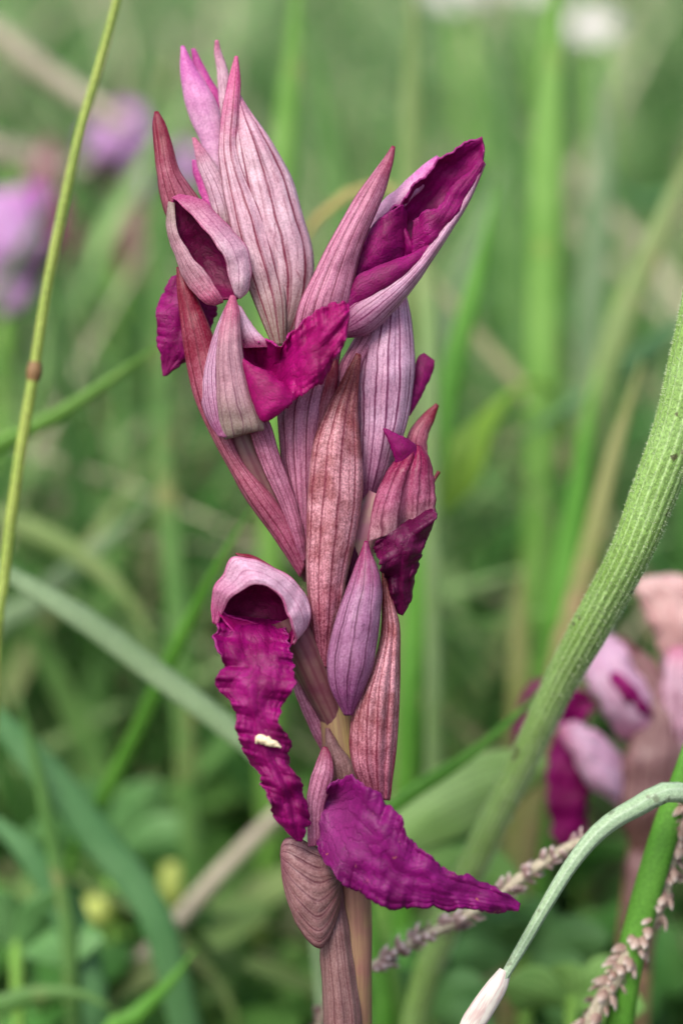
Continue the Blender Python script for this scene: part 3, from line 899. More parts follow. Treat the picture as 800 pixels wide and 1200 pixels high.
# --- middle bract in front of the stem
sheath('bract', [(374, 784, 386, 782, 24, 5), (365, 730, 398, 724, 32, 18), (360, 680, 405, 678, 36, 24), (360, 625, 415, 632, 36, 28), (362, 570, 423, 586, 36, 28), (368, 520, 424, 548, 36, 24), (383, 480, 419, 492, 36, 16), (400, 448, 419, 456, 34, 8), (418, 414, 422, 416, 30, 1)],
       M['bract_brown'], orchid, crease=9.0, nv=100, nu=34, seed=7, arc=(-105, 105))
sheath('bract', [(398, 712, 412, 702, 20, 3), (403, 668, 420, 660, 20, 5), (409, 630, 417, 632, 18, 1)], M['lip_dark'], orchid, seed=2)

# --- right middle flower: folded ripe hood with a dark crumpled lip
fl = part_empty('flower', orchid)
tube('ovary', [(446, 580, 10, 16), (430, 620, 8, 18), (414, 670, 4, 14), (400, 730, 0, 9)], M['ovary_pale'], fl, n=36, ribs=(6, 0.05))
sheath('sepal', [(474, 540, 500, 536, -4, 4), (478, 510, 500, 512, -6, 8), (494, 488, 507, 494, -8, 5), (511, 473, 513, 475, -10, 1)], M['bract_red'], fl, seed=8)
sheath('sepal', [(494, 592, 504, 574, 0, 2), (504, 568, 509, 563, 0, 2), (513, 552, 515, 553, 0, 1)], M['bract_red'], fl, seed=9)
sheath('throat', [(446, 646, 490, 622, 14, -4), (452, 600, 494, 592, 14, -10), (466, 560, 492, 556, 16, -8), (480, 530, 490, 530, 18, -2)], M['throat'], fl)
sheath('hood_lobe', [(430, 636, 510, 606, 38, 6), (437, 594, 509, 582, 40, 14), (452, 556, 507, 558, 39, 16), (467, 536, 503, 540, 36, 11), (482, 519, 494, 524, 32, 2)], M['hood_dark'], fl, crease=4.0, seed=1, nu=40,
       fn=lambda u, v: (0 * u, 0 * u, -13 * np.exp(-((u - 0.08 + 0.1 * v) / 0.14) ** 2) * (1 - v) ** 0.6 + 5 * np.exp(-((u + 0.3) / 0.2) ** 2) * (1 - v)))
sheath('petal', [(468, 556, 494, 536, 38, 4), (463, 538, 482, 518, 42, 7), (457, 520, 466, 510, 44, 4), (449, 502, 452, 503, 46, 1)], M['lip'], fl, seed=9, wob=1.4)
sheath('lip', [(440, 634, 504, 594, 42, 2), (442, 650, 508, 612, 50, 6), (447, 668, 496, 642, 44, 10), (451, 682, 489, 662, 32, 12), (455, 695, 484, 682, 30, 10), (460, 706, 483, 700, 28, 6), (467, 719, 471, 721, 26, 1)],
       M['lip_dark'], fl, ruffle=(8, 4, 1.2), nv=70, nu=34)

# --- lower bract right, and the violet bud before it
sheath('bract', [(430, 935, 456, 938, 24, 6), (414, 900, 462, 893, 32, 16), (410, 865, 466, 850, 36, 20), (414, 832, 468, 795, 38, 20), (428, 800, 468, 755, 38, 16), (442, 764, 466, 728, 36, 10), (447, 730, 460, 706, 34, 6), (448, 690, 453, 682, 30, 3), (448, 668, 450, 668, 28, 1)],
       M['bract_brown'], orchid, crease=7.0, nv=90, nu=30, seed=8)
fl = part_empty('bud', orchid)
sheath('hood_lobe', [(404, 838, 412, 838, 50, 3), (388, 806, 424, 812, 54, 14), (384, 776, 436, 780, 56, 20), (388, 748, 442, 742, 56, 22), (396, 720, 446, 708, 56, 20), (405, 695, 446, 686, 54, 16), (415, 668, 441, 664, 52, 10), (423, 648, 434, 648, 48, 4), (428, 634, 430, 634, 46, 1)],
       M['bud_violet'], fl, crease=4.0, nv=80, nu=30, arc=(-110, 110), keel=0.25)

# --- lower left flower: hood rolled over like a helmet and a long crumpled lip
fl = part_empty('flower', orchid)
tube('ovary', [(336, 720, 30, 24), (356, 760, 22, 22), (376, 806, 12, 19), (394, 850, 4, 14), (404, 890, 0, 10)], M['ovary'], fl, n=40, ribs=(6, 0.05))
sheath('throat', [(268, 668, 300, 662, 60, -6), (256, 688, 330, 682, 60, -26), (254, 706, 346, 706, 58, -44), (258, 728, 347, 732, 60, -46), (272, 752, 342, 756, 66, -22)], M['throat'], fl, wob=1.5)
sheath('sepal', [(352, 704, 364, 718, 42, 3), (322, 668, 340, 680, 52, 6), (296, 652, 308, 662, 60, 5), (276, 649, 282, 654, 64, 1)], M['bract_red'], fl, seed=2)
sheath('hood_lobe', [(250, 730, 254, 733, 66, 1), (249, 708, 262, 716, 70, 2, 4), (252, 688, 270, 702, 76, 3, 6), (264, 672, 288, 690, 80, 3, 9), (272, 654, 302, 684, 83, 4, 11), (292, 656, 316, 688, 86, 5, 12), (318, 664, 330, 701, 84, 6, 13), (344, 680, 338, 720, 78, 6, 12), (360, 698, 344, 737, 70, 5, 9), (364, 720, 346, 749, 62, 4, 6), (354, 741, 342, 755, 58, 2), (341, 756, 340, 756, 56, 1)],
       M['hood_rim'], fl, wob=2.6, nv=90, crease=5.0, keel=0.35)
sheath('lip_lobe', [(254, 712, 257, 720, 68, 1), (259, 716, 272, 738, 68, -4), (270, 722, 290, 748, 62, -8), (284, 726, 306, 748, 54, -6), (304, 732, 312, 742, 44, -1)], M['lip_bright'], fl, wob=1.4)
sheath('lip', [(272, 722, 330, 728, 40, -18), (257, 722, 338, 744, 66, -18), (254, 752, 341, 766, 84, -8), (260, 778, 345, 784, 92, 2), (253, 799, 342, 803, 96, 7), (264, 818, 331, 824, 98, 9), (276, 834, 328, 846, 98, 9), (278, 855, 338, 864, 98, 8), (289, 880, 342, 896, 96, 8), (302, 908, 354, 917, 92, 8), (313, 927, 362, 948, 88, 7), (320, 950, 363, 964, 84, 6), (334, 972, 359, 978, 80, 3), (348, 985, 353, 986, 78, 1)],
       M['lip'], fl, ruffle=(9.5, 10, 1.5), nv=170, nu=40)
sheath('bract', [(384, 892, 396, 884, -6, 2), (366, 858, 382, 852, -2, 5), (350, 822, 366, 818, 0, 5), (342, 796, 354, 794, 0, 2), (338, 780, 344, 780, 0, 1)], M['bract_mauve'], orchid, seed=8)

# --- bottom flower: broad lip stretched to the right, hood turned down to the left
sheath('bract', [(384, 925, 420, 922, 22, 4), (383, 892, 412, 896, 24, 8), (382, 870, 397, 874, 24, 5), (382, 853, 385, 854, 22, 1)], M['bract_dull'], orchid, seed=3)
fl = part_empty('flower', orchid)
tube('ovary', [(372, 1010, 20, 22), (384, 1060, 14, 20), (396, 1110, 6, 15), (404, 1160, 0, 9)], M['ovary'], fl, n=36, ribs=(6, 0.05))
sheath('hood_lobe', [(399, 1024, 400, 1034, 26, 1), (386, 1004, 395, 1074, 36, 10), (368, 992, 376, 1110, 42, 17), (350, 984, 354, 1092, 45, 18), (338, 982, 341, 1066, 45, 12), (331, 990, 333, 1034, 44, 5), (329, 1002, 330, 1012, 43, 1)],
       M['fan'], fl, nv=60, nu=60, fn=lambda u, v: (0 * u, 0 * u, 1.6 * np.abs(np.sin(u * 12.5)) * np.sin(np.pi * v) ** 0.5))
sheath('sepal', [(362, 992, 376, 990, 50, 3), (360, 945, 378, 948, 50, 6), (363, 916, 386, 925, 48, 8), (370, 897, 390, 904, 46, 6), (376, 881, 387, 885, 44, 3), (380, 875, 382, 876, 42, 1)], M['bract_mauve'], fl, seed=4)


def channel(u, v):
    g = np.exp(-((u + 0.35) / 0.3) ** 2) * np.exp(-(v / 0.2) ** 2)
    h = np.exp(-((u - 0.05) / 0.16) ** 2) * np.exp(-((v - 0.3) / 0.3) ** 2)
    return 0 * u, 0 * u, -26 * g - 5 * h


sheath('lip', [(384, 922, 370, 980, 58, -2), (396, 914, 377, 1004, 66, -6), (418, 914, 396, 1033, 80, 8), (448, 934, 416, 1047, 90, 13), (468, 957, 437, 1054, 94, 13), (477, 984, 458, 1062, 96, 12), (502, 1000, 498, 1064, 96, 10), (519, 1019, 532, 1064, 94, 8), (550, 1029, 562, 1066, 90, 6), (588, 1044, 594, 1068, 84, 4), (609, 1060, 607, 1067, 80, 1)],
       M['lip_violet'], fl, ruffle=(8, 9, 1.6), nv=150, nu=40, fn=channel)
sheath('bract', [(380, 1300, 426, 1300, 0, 20), (380, 1200, 424, 1200, 4, 24), (377, 1140, 416, 1135, 8, 24), (376, 1100, 408, 1085, 14, 18), (384, 1062, 400, 1045, 18, 4)], M['bract_dull'], orchid, crease=6.0, seed=6)

# cream scrap lying on the long lip
o, _ = tube('plant_scrap', [(300, 871, 106, 1.5), (303, 865, 107, 4.5), (309, 867, 107, 5.5), (316, 870, 107, 5), (323, 872, 107, 3.5), (329, 876, 106, 0.8)], M['scrap'], None, n=30, nseg=14, rough=0.38)
tag(o, 'tiny cream scrap lying on the long magenta lip at lower left', 'plant scrap')


# ------------------------------------------------------------------ hairy stalk on the right
st = thing('hairy_stalk', 'thick ribbed green stalk covered in white hairs leaning right of the orchid', 'stalk')
hp = [(905, -520, 30, 2), (903, -500, 30, 22), (900, -300, 30, 26), (884, -100, 30, 28), (862, 120, 30, 29), (846, 240, 30, 29), (829, 345, 30, 29), (811, 430, 28, 29), (793, 503, 24, 28), (764, 582, 14, 26.5), (737, 650, 0, 24), (692, 734, -60, 22.5), (656, 800, -120, 19), (610, 896, -200, 16.5), (560, 1000, -280, 17), (516, 1100, -340, 16), (486, 1200, -400, 16)]
o, fr = tube('stem', hp, M['hairy_stalk'], st, nseg=102, n=190, ribs=(17, 0.026), ground=True, drift=(0, 1))
pt, r, T, N, B = fr
hv, hf = [], []
for i in range(17000):
    s = rng.random() * 125
    a = rng.random() * 2 * math.pi
    k0 = int(s)
    f = s - k0
    c = pt[k0] * (1 - f) + pt[k0 + 1] * f
    nrm = math.cos(a) * N[k0] + math.sin(a) * B[k0]
    b = c + nrm * r[k0] * 0.99
    tang = np.cross(T[k0], nrm)
    L = rng.uniform(0.015, 0.045)
    e = b + nrm * L + T[k0] * rng.uniform(-0.4, 0.2) * L + tang * rng.uniform(-0.4, 0.4) * L
    w = 0.003
    j = len(hv)
    hv += [b + tang * w, b - tang * w * 0.5 + T[k0] * w, b - tang * w * 0.5 - T[k0] * w, e]
    hf += [(j, j + 1, j + 3), (j + 1, j + 2, j + 3), (j + 2, j, j + 3)]
me = bpy.data.meshes.new('hair')
me.from_pydata([tuple(p) for p in hv], [], hf)
o = link('hair', me, M['hair'], st)
o['kind'] = 'stuff'

# ------------------------------------------------------------------ thin grass stem on the left
st = thing('grass_culm', 'thin yellow green grass stem with one brown node rising left of the orchid', 'grass stem', group='grass stems')
gp = [(150, -60, -150, 5), (137, 0, -150, 5.2), (118, 72, -150, 5.6), (95, 152, -150, 6), (75, 240, -150, 6.2), (55, 340, -150, 6.4), (40, 437, -150, 6.6), (26, 520, -150, 7), (13, 610, -150, 7), (4, 690, -150, 7), (-6, 800, -150, 7)]
tube('culm', gp, M['culm_olive'], st, ground=True, n=90)
tube('node', [(42, 424, -150, 7), (41, 432, -150, 8.8), (40, 438, -150, 9), (39, 446, -150, 7)], M['node'], st, n=12)

# ------------------------------------------------------------------ drooping spikes and culm at the lower right
def spikelet_mesh(name, L, W):
    """A boat-shaped scale, base at the origin, pointing along +Z."""
    nv_, nu_ = 6, 5
    V = np.zeros((nv_, nu_, 3))
    UV = np.zeros((nv_, nu_, 2))
    for i in range(nv_):
        t = i / (nv_ - 1)
        w = W * (math.sin(math.pi * min(1, 0.12 + t * 0.88)) ** 0.8) + 0.002
        for j in range(nu_):
            a = (j / (nu_ - 1) - 0.5) * math.radians(170)
            V[i, j] = (w * math.sin(a), w * 0.8 * math.cos(a) + 0.02 * t, L * t)
            UV[i, j] = (j / (nu_ - 1), t)
    return grid_mesh(name, V, UV)


def spike(name, label, axis, start, mat, smat, npairs, L, W, ground_first=False, jit=1.0, group=None):
    t = thing(name, label, 'grass spike', group=group)
    W_ = to_world(axis, True, drift=(0, 2))
    o, (pt, r, T, N, B) = tube('culm', None, mat, t, n=90, world=W_)
    me = spikelet_mesh('spikelet', L, W)
    me.materials.append(smat)
    m = 0
    for i in range(npairs):
        f = i / (npairs - 1)
        k0 = start[0] + (start[1] - start[0]) * min(1, max(0, f + rng.uniform(-0.02, 0.02)))
        i0 = int(k0)
        c, tg = pt[i0] * (1 - (k0 - i0)) + pt[min(i0 + 1, len(pt) - 1)] * (k0 - i0), -T[i0]
        for q in range(3):
            a = rng.uniform(0, 2 * math.pi)
            out = math.cos(a) * N[i0] + math.sin(a) * B[i0]
            z = Vector(tg * rng.uniform(0.6, 1.0) + out * rng.uniform(0.3, 0.8) + np.cross(tg, out) * rng.uniform(-0.35, 0.35)).normalized()
            y = Vector(out)
            x = y.cross(z).normalized()
            y = z.cross(x)
            s = o = bpy.data.objects.new('spikelet', me)
            COL.objects.link(s)
            s.parent = t
            from mathutils import Matrix
            mt = Matrix((x, y, z)).transposed().to_4x4()
            mt.translation = Vector(c + out * r[i0] * 0.7)
            sc_ = rng.uniform(0.55, 1.3) * (0.65 + 0.5 * math.sin(math.pi * min(1, 0.15 + 0.8 * f)))
            s.matrix_world = mt @ Matrix.Scale(sc_, 4)
    return t


spike('grass_spike', 'brownish mauve grass spike lying behind the tip of the lowest lip', 
      [(706, 974, -120, 2), (690, 981, -120, 5), (650, 1002, -126, 7), (600, 1036, -132, 7), (540, 1076, -140, 7), (480, 1106, -140, 6), (424, 1140, -140, 4.5), (392, 1170, -160, 5), (370, 1230, -220, 5)],
      (1, 33), M['culm_dry'], M['scale'], 98, 0.14, 0.042, group='drooping grass spikes')
spike('grass_spike', 'thick tan grass spike drooping at the lower right corner',
      [(672, 1236, -100, 4), (690, 1200, -100, 9), (716, 1152, -100, 10), (748, 1098, -100, 10), (776, 1050, -100, 8), (792, 990, -90, 4), (812, 930, -64, 4.5), (842, 960, -110, 5), (866, 1100, -140, 5), (872, 1240, -160, 5)],
      (1, 25), M['culm_dry'], M['scale_tan'], 99, 0.16, 0.052, group='drooping grass spikes')
t = thing('nodding_culm', 'pale grey green bent culm with a white pointed bud hanging at its tip', 'grass culm')
tube('culm', [(586, 1152, 30, 5), (612, 1108, 26, 6.5), (640, 1060, 22, 7.5), (670, 1012, 16, 8.5), (704, 972, 8, 10.5), (745, 946, 0, 11.5), (786, 928, -8, 12), (830, 950, -30, 12), (852, 1050, -50, 12), (858, 1200, -70, 12)],
     M['culm_pale'], t, ground=True, n=90, ribs=(7, 0.05), rough=0.08)
sheath('bud', [(597, 1140, 586, 1135, 28, 4), (592, 1160, 571, 1152, 30, 7), (580, 1182, 556, 1172, 32, 9), (566, 1204, 542, 1194, 32, 8), (552, 1224, 536, 1214, 30, 4), (540, 1238, 538, 1236, 30, 1)], M['white_bud'], t, arc=(-170, 170), wob=0.8, crease=2.0)
o = blade('grass_shoot', [(806, 860, -70, 20), (792, 930, -72, 30), (768, 1010, -78, 32), (746, 1090, -90, 32), (728, 1180, -110, 32)], M['g_fresh'], fold=0.5, tiplen=0.08)
tag(o, 'bright upright green blade behind the thick tan spike in the lower right corner', 'grass blade', 'grass blades')


# ------------------------------------------------------------------ orchids out of focus
def far_orchid(label, stem, flowers, group='orchids in the meadow', smat='stem'):
    t = thing('orchid', label, 'orchid', group=group)
    tube('stem', stem, M[smat], t, ground=True, n=60)
    for pieces in flowers:
        f = part_empty('flower', t)
        for nm, rows, mat in pieces:
            sheath(nm, rows, mat, f, nv=34, nu=18, wob=3.0, crease=6.0, ruffle=(8, 5, 2) if nm == 'lip' else (5, 4, 3))
    return t


Dp = -420
far_orchid('blurred pink orchid behind the hairy stalk at the right edge',
           [(800, 700, Dp - 20, 14), (790, 800, Dp - 20, 18), (772, 900, Dp - 20, 22), (756, 1000, Dp - 20, 22), (744, 1100, Dp - 20, 22), (738, 1200, Dp - 20, 22)],
           [[('hood_lobe', [(700, 748, 716, 742, Dp, 4), (684, 788, 736, 770, Dp + 20, 24), (700, 826, 760, 808, Dp + 30, 30), (724, 860, 772, 842, Dp + 20, 22), (750, 874, 764, 868, Dp, 4)], M['far_pink']),
             ('throat', [(706, 786, 714, 783, Dp + 42, 2), (722, 808, 736, 798, Dp + 60, 6), (742, 832, 756, 822, Dp + 56, 6), (756, 844, 764, 838, Dp + 44, 2)], M['lip']),
             ('lip', [(700, 830, 690, 815, Dp, 4), (672, 850, 650, 800, Dp - 10, 6), (630, 850, 622, 800, Dp - 20, 6), (600, 880, 600, 850, Dp - 30, 2)], M['lip'])],
            [('hood_lobe', [(732, 886, 738, 930, Dp + 20, 6), (705, 862, 724, 942, Dp + 40, 22), (684, 850, 690, 920, Dp + 46, 20), (664, 846, 668, 884, Dp + 36, 10), (654, 852, 655, 860, Dp + 30, 2)], M['far_pink']),
             ('lip', [(650, 860, 684, 880, Dp + 6, 2), (642, 900, 690, 910, Dp + 6, 8), (640, 940, 688, 946, Dp + 4, 8), (646, 978, 684, 980, Dp, 5), (658, 994, 668, 994, Dp, 1)], M['lip'])],
            [('sepal', [(742, 1010, 772, 1010, Dp + 20, 6), (724, 950, 800, 950, Dp + 30, 26), (726, 900, 806, 890, Dp + 30, 28), (744, 840, 800, 830, Dp + 20, 22), (734, 790, 770, 780, Dp + 6, 12), (712, 748, 730, 746, Dp, 2)], M['bract_dull'])],
            [('hood_lobe', [(776, 930, 850, 930, Dp + 20, 10), (772, 850, 860, 850, Dp + 24, 30), (776, 780, 850, 780, Dp + 24, 24), (800, 740, 820, 740, Dp + 20, 4)], M['hood'])],
            [('hood_lobe', [(786, 800, 836, 800, Dp, 10), (768, 750, 850, 750, Dp + 10, 26), (752, 714, 846, 700, Dp + 10, 26), (744, 690, 800, 676, Dp + 6, 14), (748, 678, 760, 676, Dp, 2)], M['far_salmon'])],
            [('sepal', [(730, 1130, 764, 1130, Dp + 10, 8), (730, 1060, 776, 1060, Dp + 20, 18), (738, 1000, 780, 990, Dp + 20, 16), (756, 950, 770, 950, Dp + 10, 2)], M['bract_dull'])]])
Dp = -1500
far_orchid('blurred lilac and purple orchid cut by the left edge behind the thin stem',
           [(20, 200, Dp - 30, 8), (10, 320, Dp - 30, 10), (0, 480, Dp - 30, 11), (-10, 700, Dp - 30, 11)],
           [[('hood_lobe', [(-50, 300, -20, 330, Dp, 6), (-50, 240, 30, 318, Dp + 20, 30), (-20, 226, 54, 280, Dp + 20, 26), (20, 222, 58, 240, Dp + 10, 10), (44, 216, 58, 222, Dp, 2)], M['far_lilac']),
             ('lip', [(30, 310, 46, 250, Dp - 10, 4), (50, 322, 74, 232, Dp - 10, 12), (66, 316, 88, 250, Dp - 14, 8), (84, 300, 92, 290, Dp - 18, 1)], M['lip'])],
            [('hood_lobe', [(-60, 360, -20, 370, Dp - 20, 4), (-50, 320, 10, 368, Dp - 10, 20), (-20, 310, 40, 340, Dp - 10, 16), (30, 310, 44, 320, Dp - 14, 2)], M['far_lilac'])],
            [('sepal', [(30, 260, 60, 260, Dp - 40, 6), (26, 220, 74, 220, Dp - 40, 16), (40, 180, 70, 180, Dp - 40, 10), (56, 160, 62, 160, Dp - 40, 2)], M['bract_dull'])]], smat='culm_green')
Dp = -2100
far_orchid('blurred pale pink orchid in the distance between thin stem and tall bud',
           [(150, 170, Dp - 30, 7), (146, 260, Dp - 30, 8), (138, 400, Dp - 30, 10), (130, 600, Dp - 30, 10)],
           [[('hood_lobe', [(150, 190, 166, 180, Dp, 6), (108, 188, 176, 160, Dp + 20, 30), (98, 160, 168, 130, Dp + 20, 28), (120, 128, 150, 118, Dp, 6)], M['far_lilac'])],
            [('hood_lobe', [(150, 220, 150, 180, Dp, 6), (180, 232, 190, 166, Dp + 10, 24), (220, 226, 226, 176, Dp + 10, 18), (246, 206, 246, 196, Dp, 2)], M['far_lilac'])],
            [('lip', [(104, 180, 140, 200, Dp - 20, 4), (104, 200, 136, 214, Dp - 20, 8), (110, 216, 124, 220, Dp - 20, 2)], M['lip_dark'])],
            [('lip', [(104, 270, 140, 274, Dp - 20, 4), (104, 290, 138, 294, Dp - 20, 8), (114, 304, 126, 306, Dp - 20, 2)], M['lip_dark'])],
            [('sepal', [(146, 330, 176, 330, Dp, 4), (140, 280, 176, 276, Dp, 14), (148, 236, 170, 236, Dp, 4)], M['bract_dull'])]], smat='culm_green')

# ------------------------------------------------------------------ single blades one can tell apart
BL = [
    ('bright yellow green upright blade behind the right side of the tall bud', 'g_bright', [(352, -60, -900, 26), (344, 60, -900, 32), (335, 150, -900, 34), (326, 260, -900, 34), (322, 420, -900, 34), (318, 620, -900, 30)], 0.1),
    ('soft green blade leaning right just beside the bright upright blade', 'g_mid', [(362, 20, -1200, 24), (378, 100, -1200, 30), (394, 190, -1200, 30), (404, 300, -1200, 30), (410, 500, -1200, 30)], 0.1),
    ('pale green vertical blade behind the gap above the upper right lip', 'g_olive', [(484, -60, -900, 24), (483, 60, -900, 28), (482, 170, -900, 30), (480, 300, -900, 30), (474, 500, -900, 28), (470, 700, -900, 28)], 0.1),
    ('tall bright green blade standing straight right of the upper right lip', 'g_bright', [(654, -80, -1000, 30), (648, 40, -1000, 36), (641, 160, -1000, 40), (638, 320, -1000, 40), (634, 500, -1000, 38), (628, 660, -1000, 36), (622, 800, -1000, 34)], 0.0),
    ('vivid green blade slanting down to the crumpled dark lip', 'g_fresh', [(582, 215, -700, 16), (562, 310, -700, 26), (538, 400, -700, 30), (516, 500, -700, 30), (498, 610, -700, 30), (484, 740, -700, 28), (478, 860, -700, 26)], 0.0),
    ('grey green blade slanting beside the vivid green blade', 'g_grey', [(590, 190, -1300, 18), (566, 260, -1300, 28), (532, 350, -1300, 28), (505, 440, -1300, 28), (486, 560, -1300, 26)], 0.0),
    ('broad olive blade leaning in from the right edge above the hairy stalk', 'g_olive', [(830, 130, -800, 26), (800, 205, -800, 32), (764, 290, -800, 34), (730, 370, -800, 34), (704, 450, -800, 32), (684, 560, -800, 30)], 0.0),
    ('yellow brown blade slanting down behind the hairy stalk', 'g_tan', [(752, 420, -620, 14), (734, 480, -620, 22), (712, 555, -620, 24), (692, 640, -620, 26), (670, 720, -620, 26), (650, 800, -620, 24)], 0.0),
    ('blue green blade arching in from the right edge to the tall bright blade', 'g_blue', [(600, 520, -900, 14), (660, 480, -900, 26), (720, 440, -900, 32), (780, 400, -900, 34), (840, 380, -900, 34), (900, 420, -900, 34)], 0.0),
    ('bright green blade right of the tall bright blade, half hidden', 'g_fresh', [(700, 430, -760, 16), (688, 500, -760, 26), (676, 580, -760, 30), (662, 660, -760, 30), (650, 760, -760, 28)], 0.0),
    ('short tan blade between the dark lip and the hairy stalk', 'g_tan', [(612, 660, -800, 16), (610, 700, -800, 26), (608, 760, -800, 28), (606, 840, -800, 26)], 0.0),
    ('narrow bright blade running from the hairy stalk down to the stem', 'g_fresh', [(660, 770, -330, 8), (622, 822, -330, 13), (566, 872, -330, 15), (512, 910, -330, 17), (466, 940, -330, 18), (430, 980, -330, 18), (412, 1060, -330, 18)], 0.2),
    ('slim green blade slanting across the left half to the thin stem', 'g_bright', [(206, 388, -420, 10), (186, 405, -420, 17), (130, 445, -420, 20), (66, 488, -420, 22), (0, 522, -420, 22), (-60, 560, -420, 22), (-110, 640, -420, 22)], 0.3),
    ('grey green strap blade running from the left edge behind the long lip', 'g_grey', [(-120, 600, -330, 14), (-40, 644, -330, 24), (20, 678, -330, 28), (100, 726, -330, 30), (180, 786, -330, 30), (262, 848, -330, 28), (320, 900, -330, 26), (356, 980, -330, 24), (372, 1080, -330, 24)], 0.3),
    ('vivid narrow blade crossing the strap blade left of the long lip', 'g_fresh', [(296, 592, -380, 8), (274, 630, -380, 14), (240, 692, -420, 17), (196, 782, -470, 18), (156, 866, -520, 17), (118, 940, -570, 14), (84, 1010, -620, 11)], 0.1),
    ('faint arching blade above the strap blade at the left', 'g_olive', [(184, 780, -800, 12), (168, 730, -800, 24), (140, 690, -800, 28), (96, 652, -800, 28), (40, 622, -800, 28), (-30, 600, -800, 26), (-90, 640, -800, 26)], 0.0),
    ('pale blurred blade crossing behind the thin stem at mid height', 'g_grey', [(190, 580, -900, 14), (140, 622, -900, 26), (90, 664, -900, 30), (30, 716, -900, 30), (-30, 770, -900, 30)], 0.0),
    ('wide blue green blade in the dark corner at lower left', 'g_blue', [(-70, 780, -520, 30), (0, 846, -520, 40), (60, 912, -520, 42), (118, 985, -520, 42), (168, 1050, -520, 40), (200, 1130, -520, 38)], 0.1),
    ('thin green blade standing at the left edge below the strap blade', 'g_mid', [(22, 812, -480, 8), (34, 860, -480, 14), (48, 920, -480, 17), (62, 990, -480, 18), (78, 1070, -480, 18), (84, 1160, -480, 18)], 0.2),
    ('dark green blade bending over in the lower left corner', 'g_blue', [(-40, 940, -500, 24), (20, 985, -500, 36), (70, 1050, -500, 40), (100, 1130, -500, 40), (112, 1210, -500, 38)], 0.1),
    ('green blade arching low along the bottom left edge', 'g_mid', [(140, 1188, -420, 12), (100, 1166, -420, 20), (50, 1164, -420, 24), (0, 1180, -420, 26), (-40, 1220, -420, 26)], 0.2),
    ('olive blade bowing behind the yellow buds at the lower left', 'g_olive', [(30, 1000, -700, 6), (90, 1030, -700, 10), (150, 1062, -700, 11), (205, 1094, -700, 11), (250, 1146, -700, 11), (280, 1210, -700, 11)], 0.2),
    ('short brown tipped pale blade behind the gap above the upper right sepal', 'g_tipdry', [(348, 292, -560, 14), (364, 264, -560, 22), (400, 232, -560, 22), (440, 214, -560, 20), (480, 240, -560, 22), (500, 340, -560, 22), (505, 500, -560, 22)], 0.2),
    ('green blade leaning behind the lowest lip and stem', 'g_fresh', [(420, 1030, -420, 10), (434, 1080, -420, 20), (446, 1150, -420, 26), (450, 1230, -420, 28)], 0.3),
    ('grass blade slanting at the bottom left beside the dry stem', 'g_fresh', [(230, 1110, -430, 10), (200, 1150, -430, 20), (160, 1190, -430, 24), (120, 1230, -430, 24)], 0.2),
    ('dim green blade slanting up at the top left corner', 'g_mid', [(200, 60, -1500, 20), (190, 160, -1500, 30), (186, 300, -1500, 32), (190, 460, -1500, 32), (196, 640, -1500, 30)], 0.0),
    ('light green upright blade left of the middle bract in the background', 'g_mid', [(200, 380, -800, 14), (192, 460, -800, 24), (194, 560, -800, 28), (206, 680, -800, 28), (214, 800, -800, 26)], 0.0),
    ('blurred green blade rising behind the upper right corner', 'g_mid', [(560, 40, -1600, 20), (580, 160, -1600, 30), (600, 300, -1600, 34), (612, 460, -1600, 34), (616, 640, -1600, 32)], 0.0),
    ('pale blade curving in the right background above the olive blade', 'g_grey', [(700, 70, -1400, 16), (706, 160, -1400, 28), (700, 260, -1400, 30), (690, 380, -1400, 30), (684, 520, -1400, 30)], 0.0),
    ('dark green blade arching at the upper right edge', 'g_blue', [(700, 180, -1500, 20), (720, 220, -1500, 26), (760, 240, -1500, 28), (820, 220, -1500, 28), (870, 260, -1500, 28)], 0.0),
]
for lab, m, pts, tl in BL:
    o = blade('grass_shoot', pts, M[m], tilt=tl)
    tag(o, lab, 'grass blade', 'grass blades')

# dry stems
DR = [('pale dry stem lying across the lower left corner', [(330, 950, -760, 9), (310, 970, -760, 10), (250, 1032, -740, 11), (180, 1112, -720, 12), (110, 1190, -700, 12), (60, 1250, -700, 12)]),
      ('pale dry stem slanting down from the top left corner', [(150, 150, -1500, 10), (90, 110, -1500, 13), (40, 76, -1500, 14), (-20, 30, -1500, 14), (-120, 0, -1500, 14), (-200, 100, -1500, 14)]),
      ('faint dry stem low at the left behind the lilac orchid', [(110, 200, -1700, 10), (60, 196, -1700, 14), (0, 176, -1700, 14), (-80, 180, -1700, 14), (-140, 300, -1700, 14)])]
for lab, pts in DR:
    o, _ = tube('dry_straw', pts, M['culm_dry'], None, ground=True, n=50)
    tag(o, lab, 'dry stem', 'dry stems')


# ------------------------------------------------------------------ broad leaves and small plants
def broad_leaf(pts, mat, parent=None, name='leaf', fold=0.3, tilt=0.2, n=30):
    """pts tip first (x, y, d, width); widths shape the leaf."""
    return blade(name, pts, mat, parent, n=n, nu=9, tilt=tilt, fold=fold, ground=False, th=0.04, tiplen=0.06, wav=0.12)


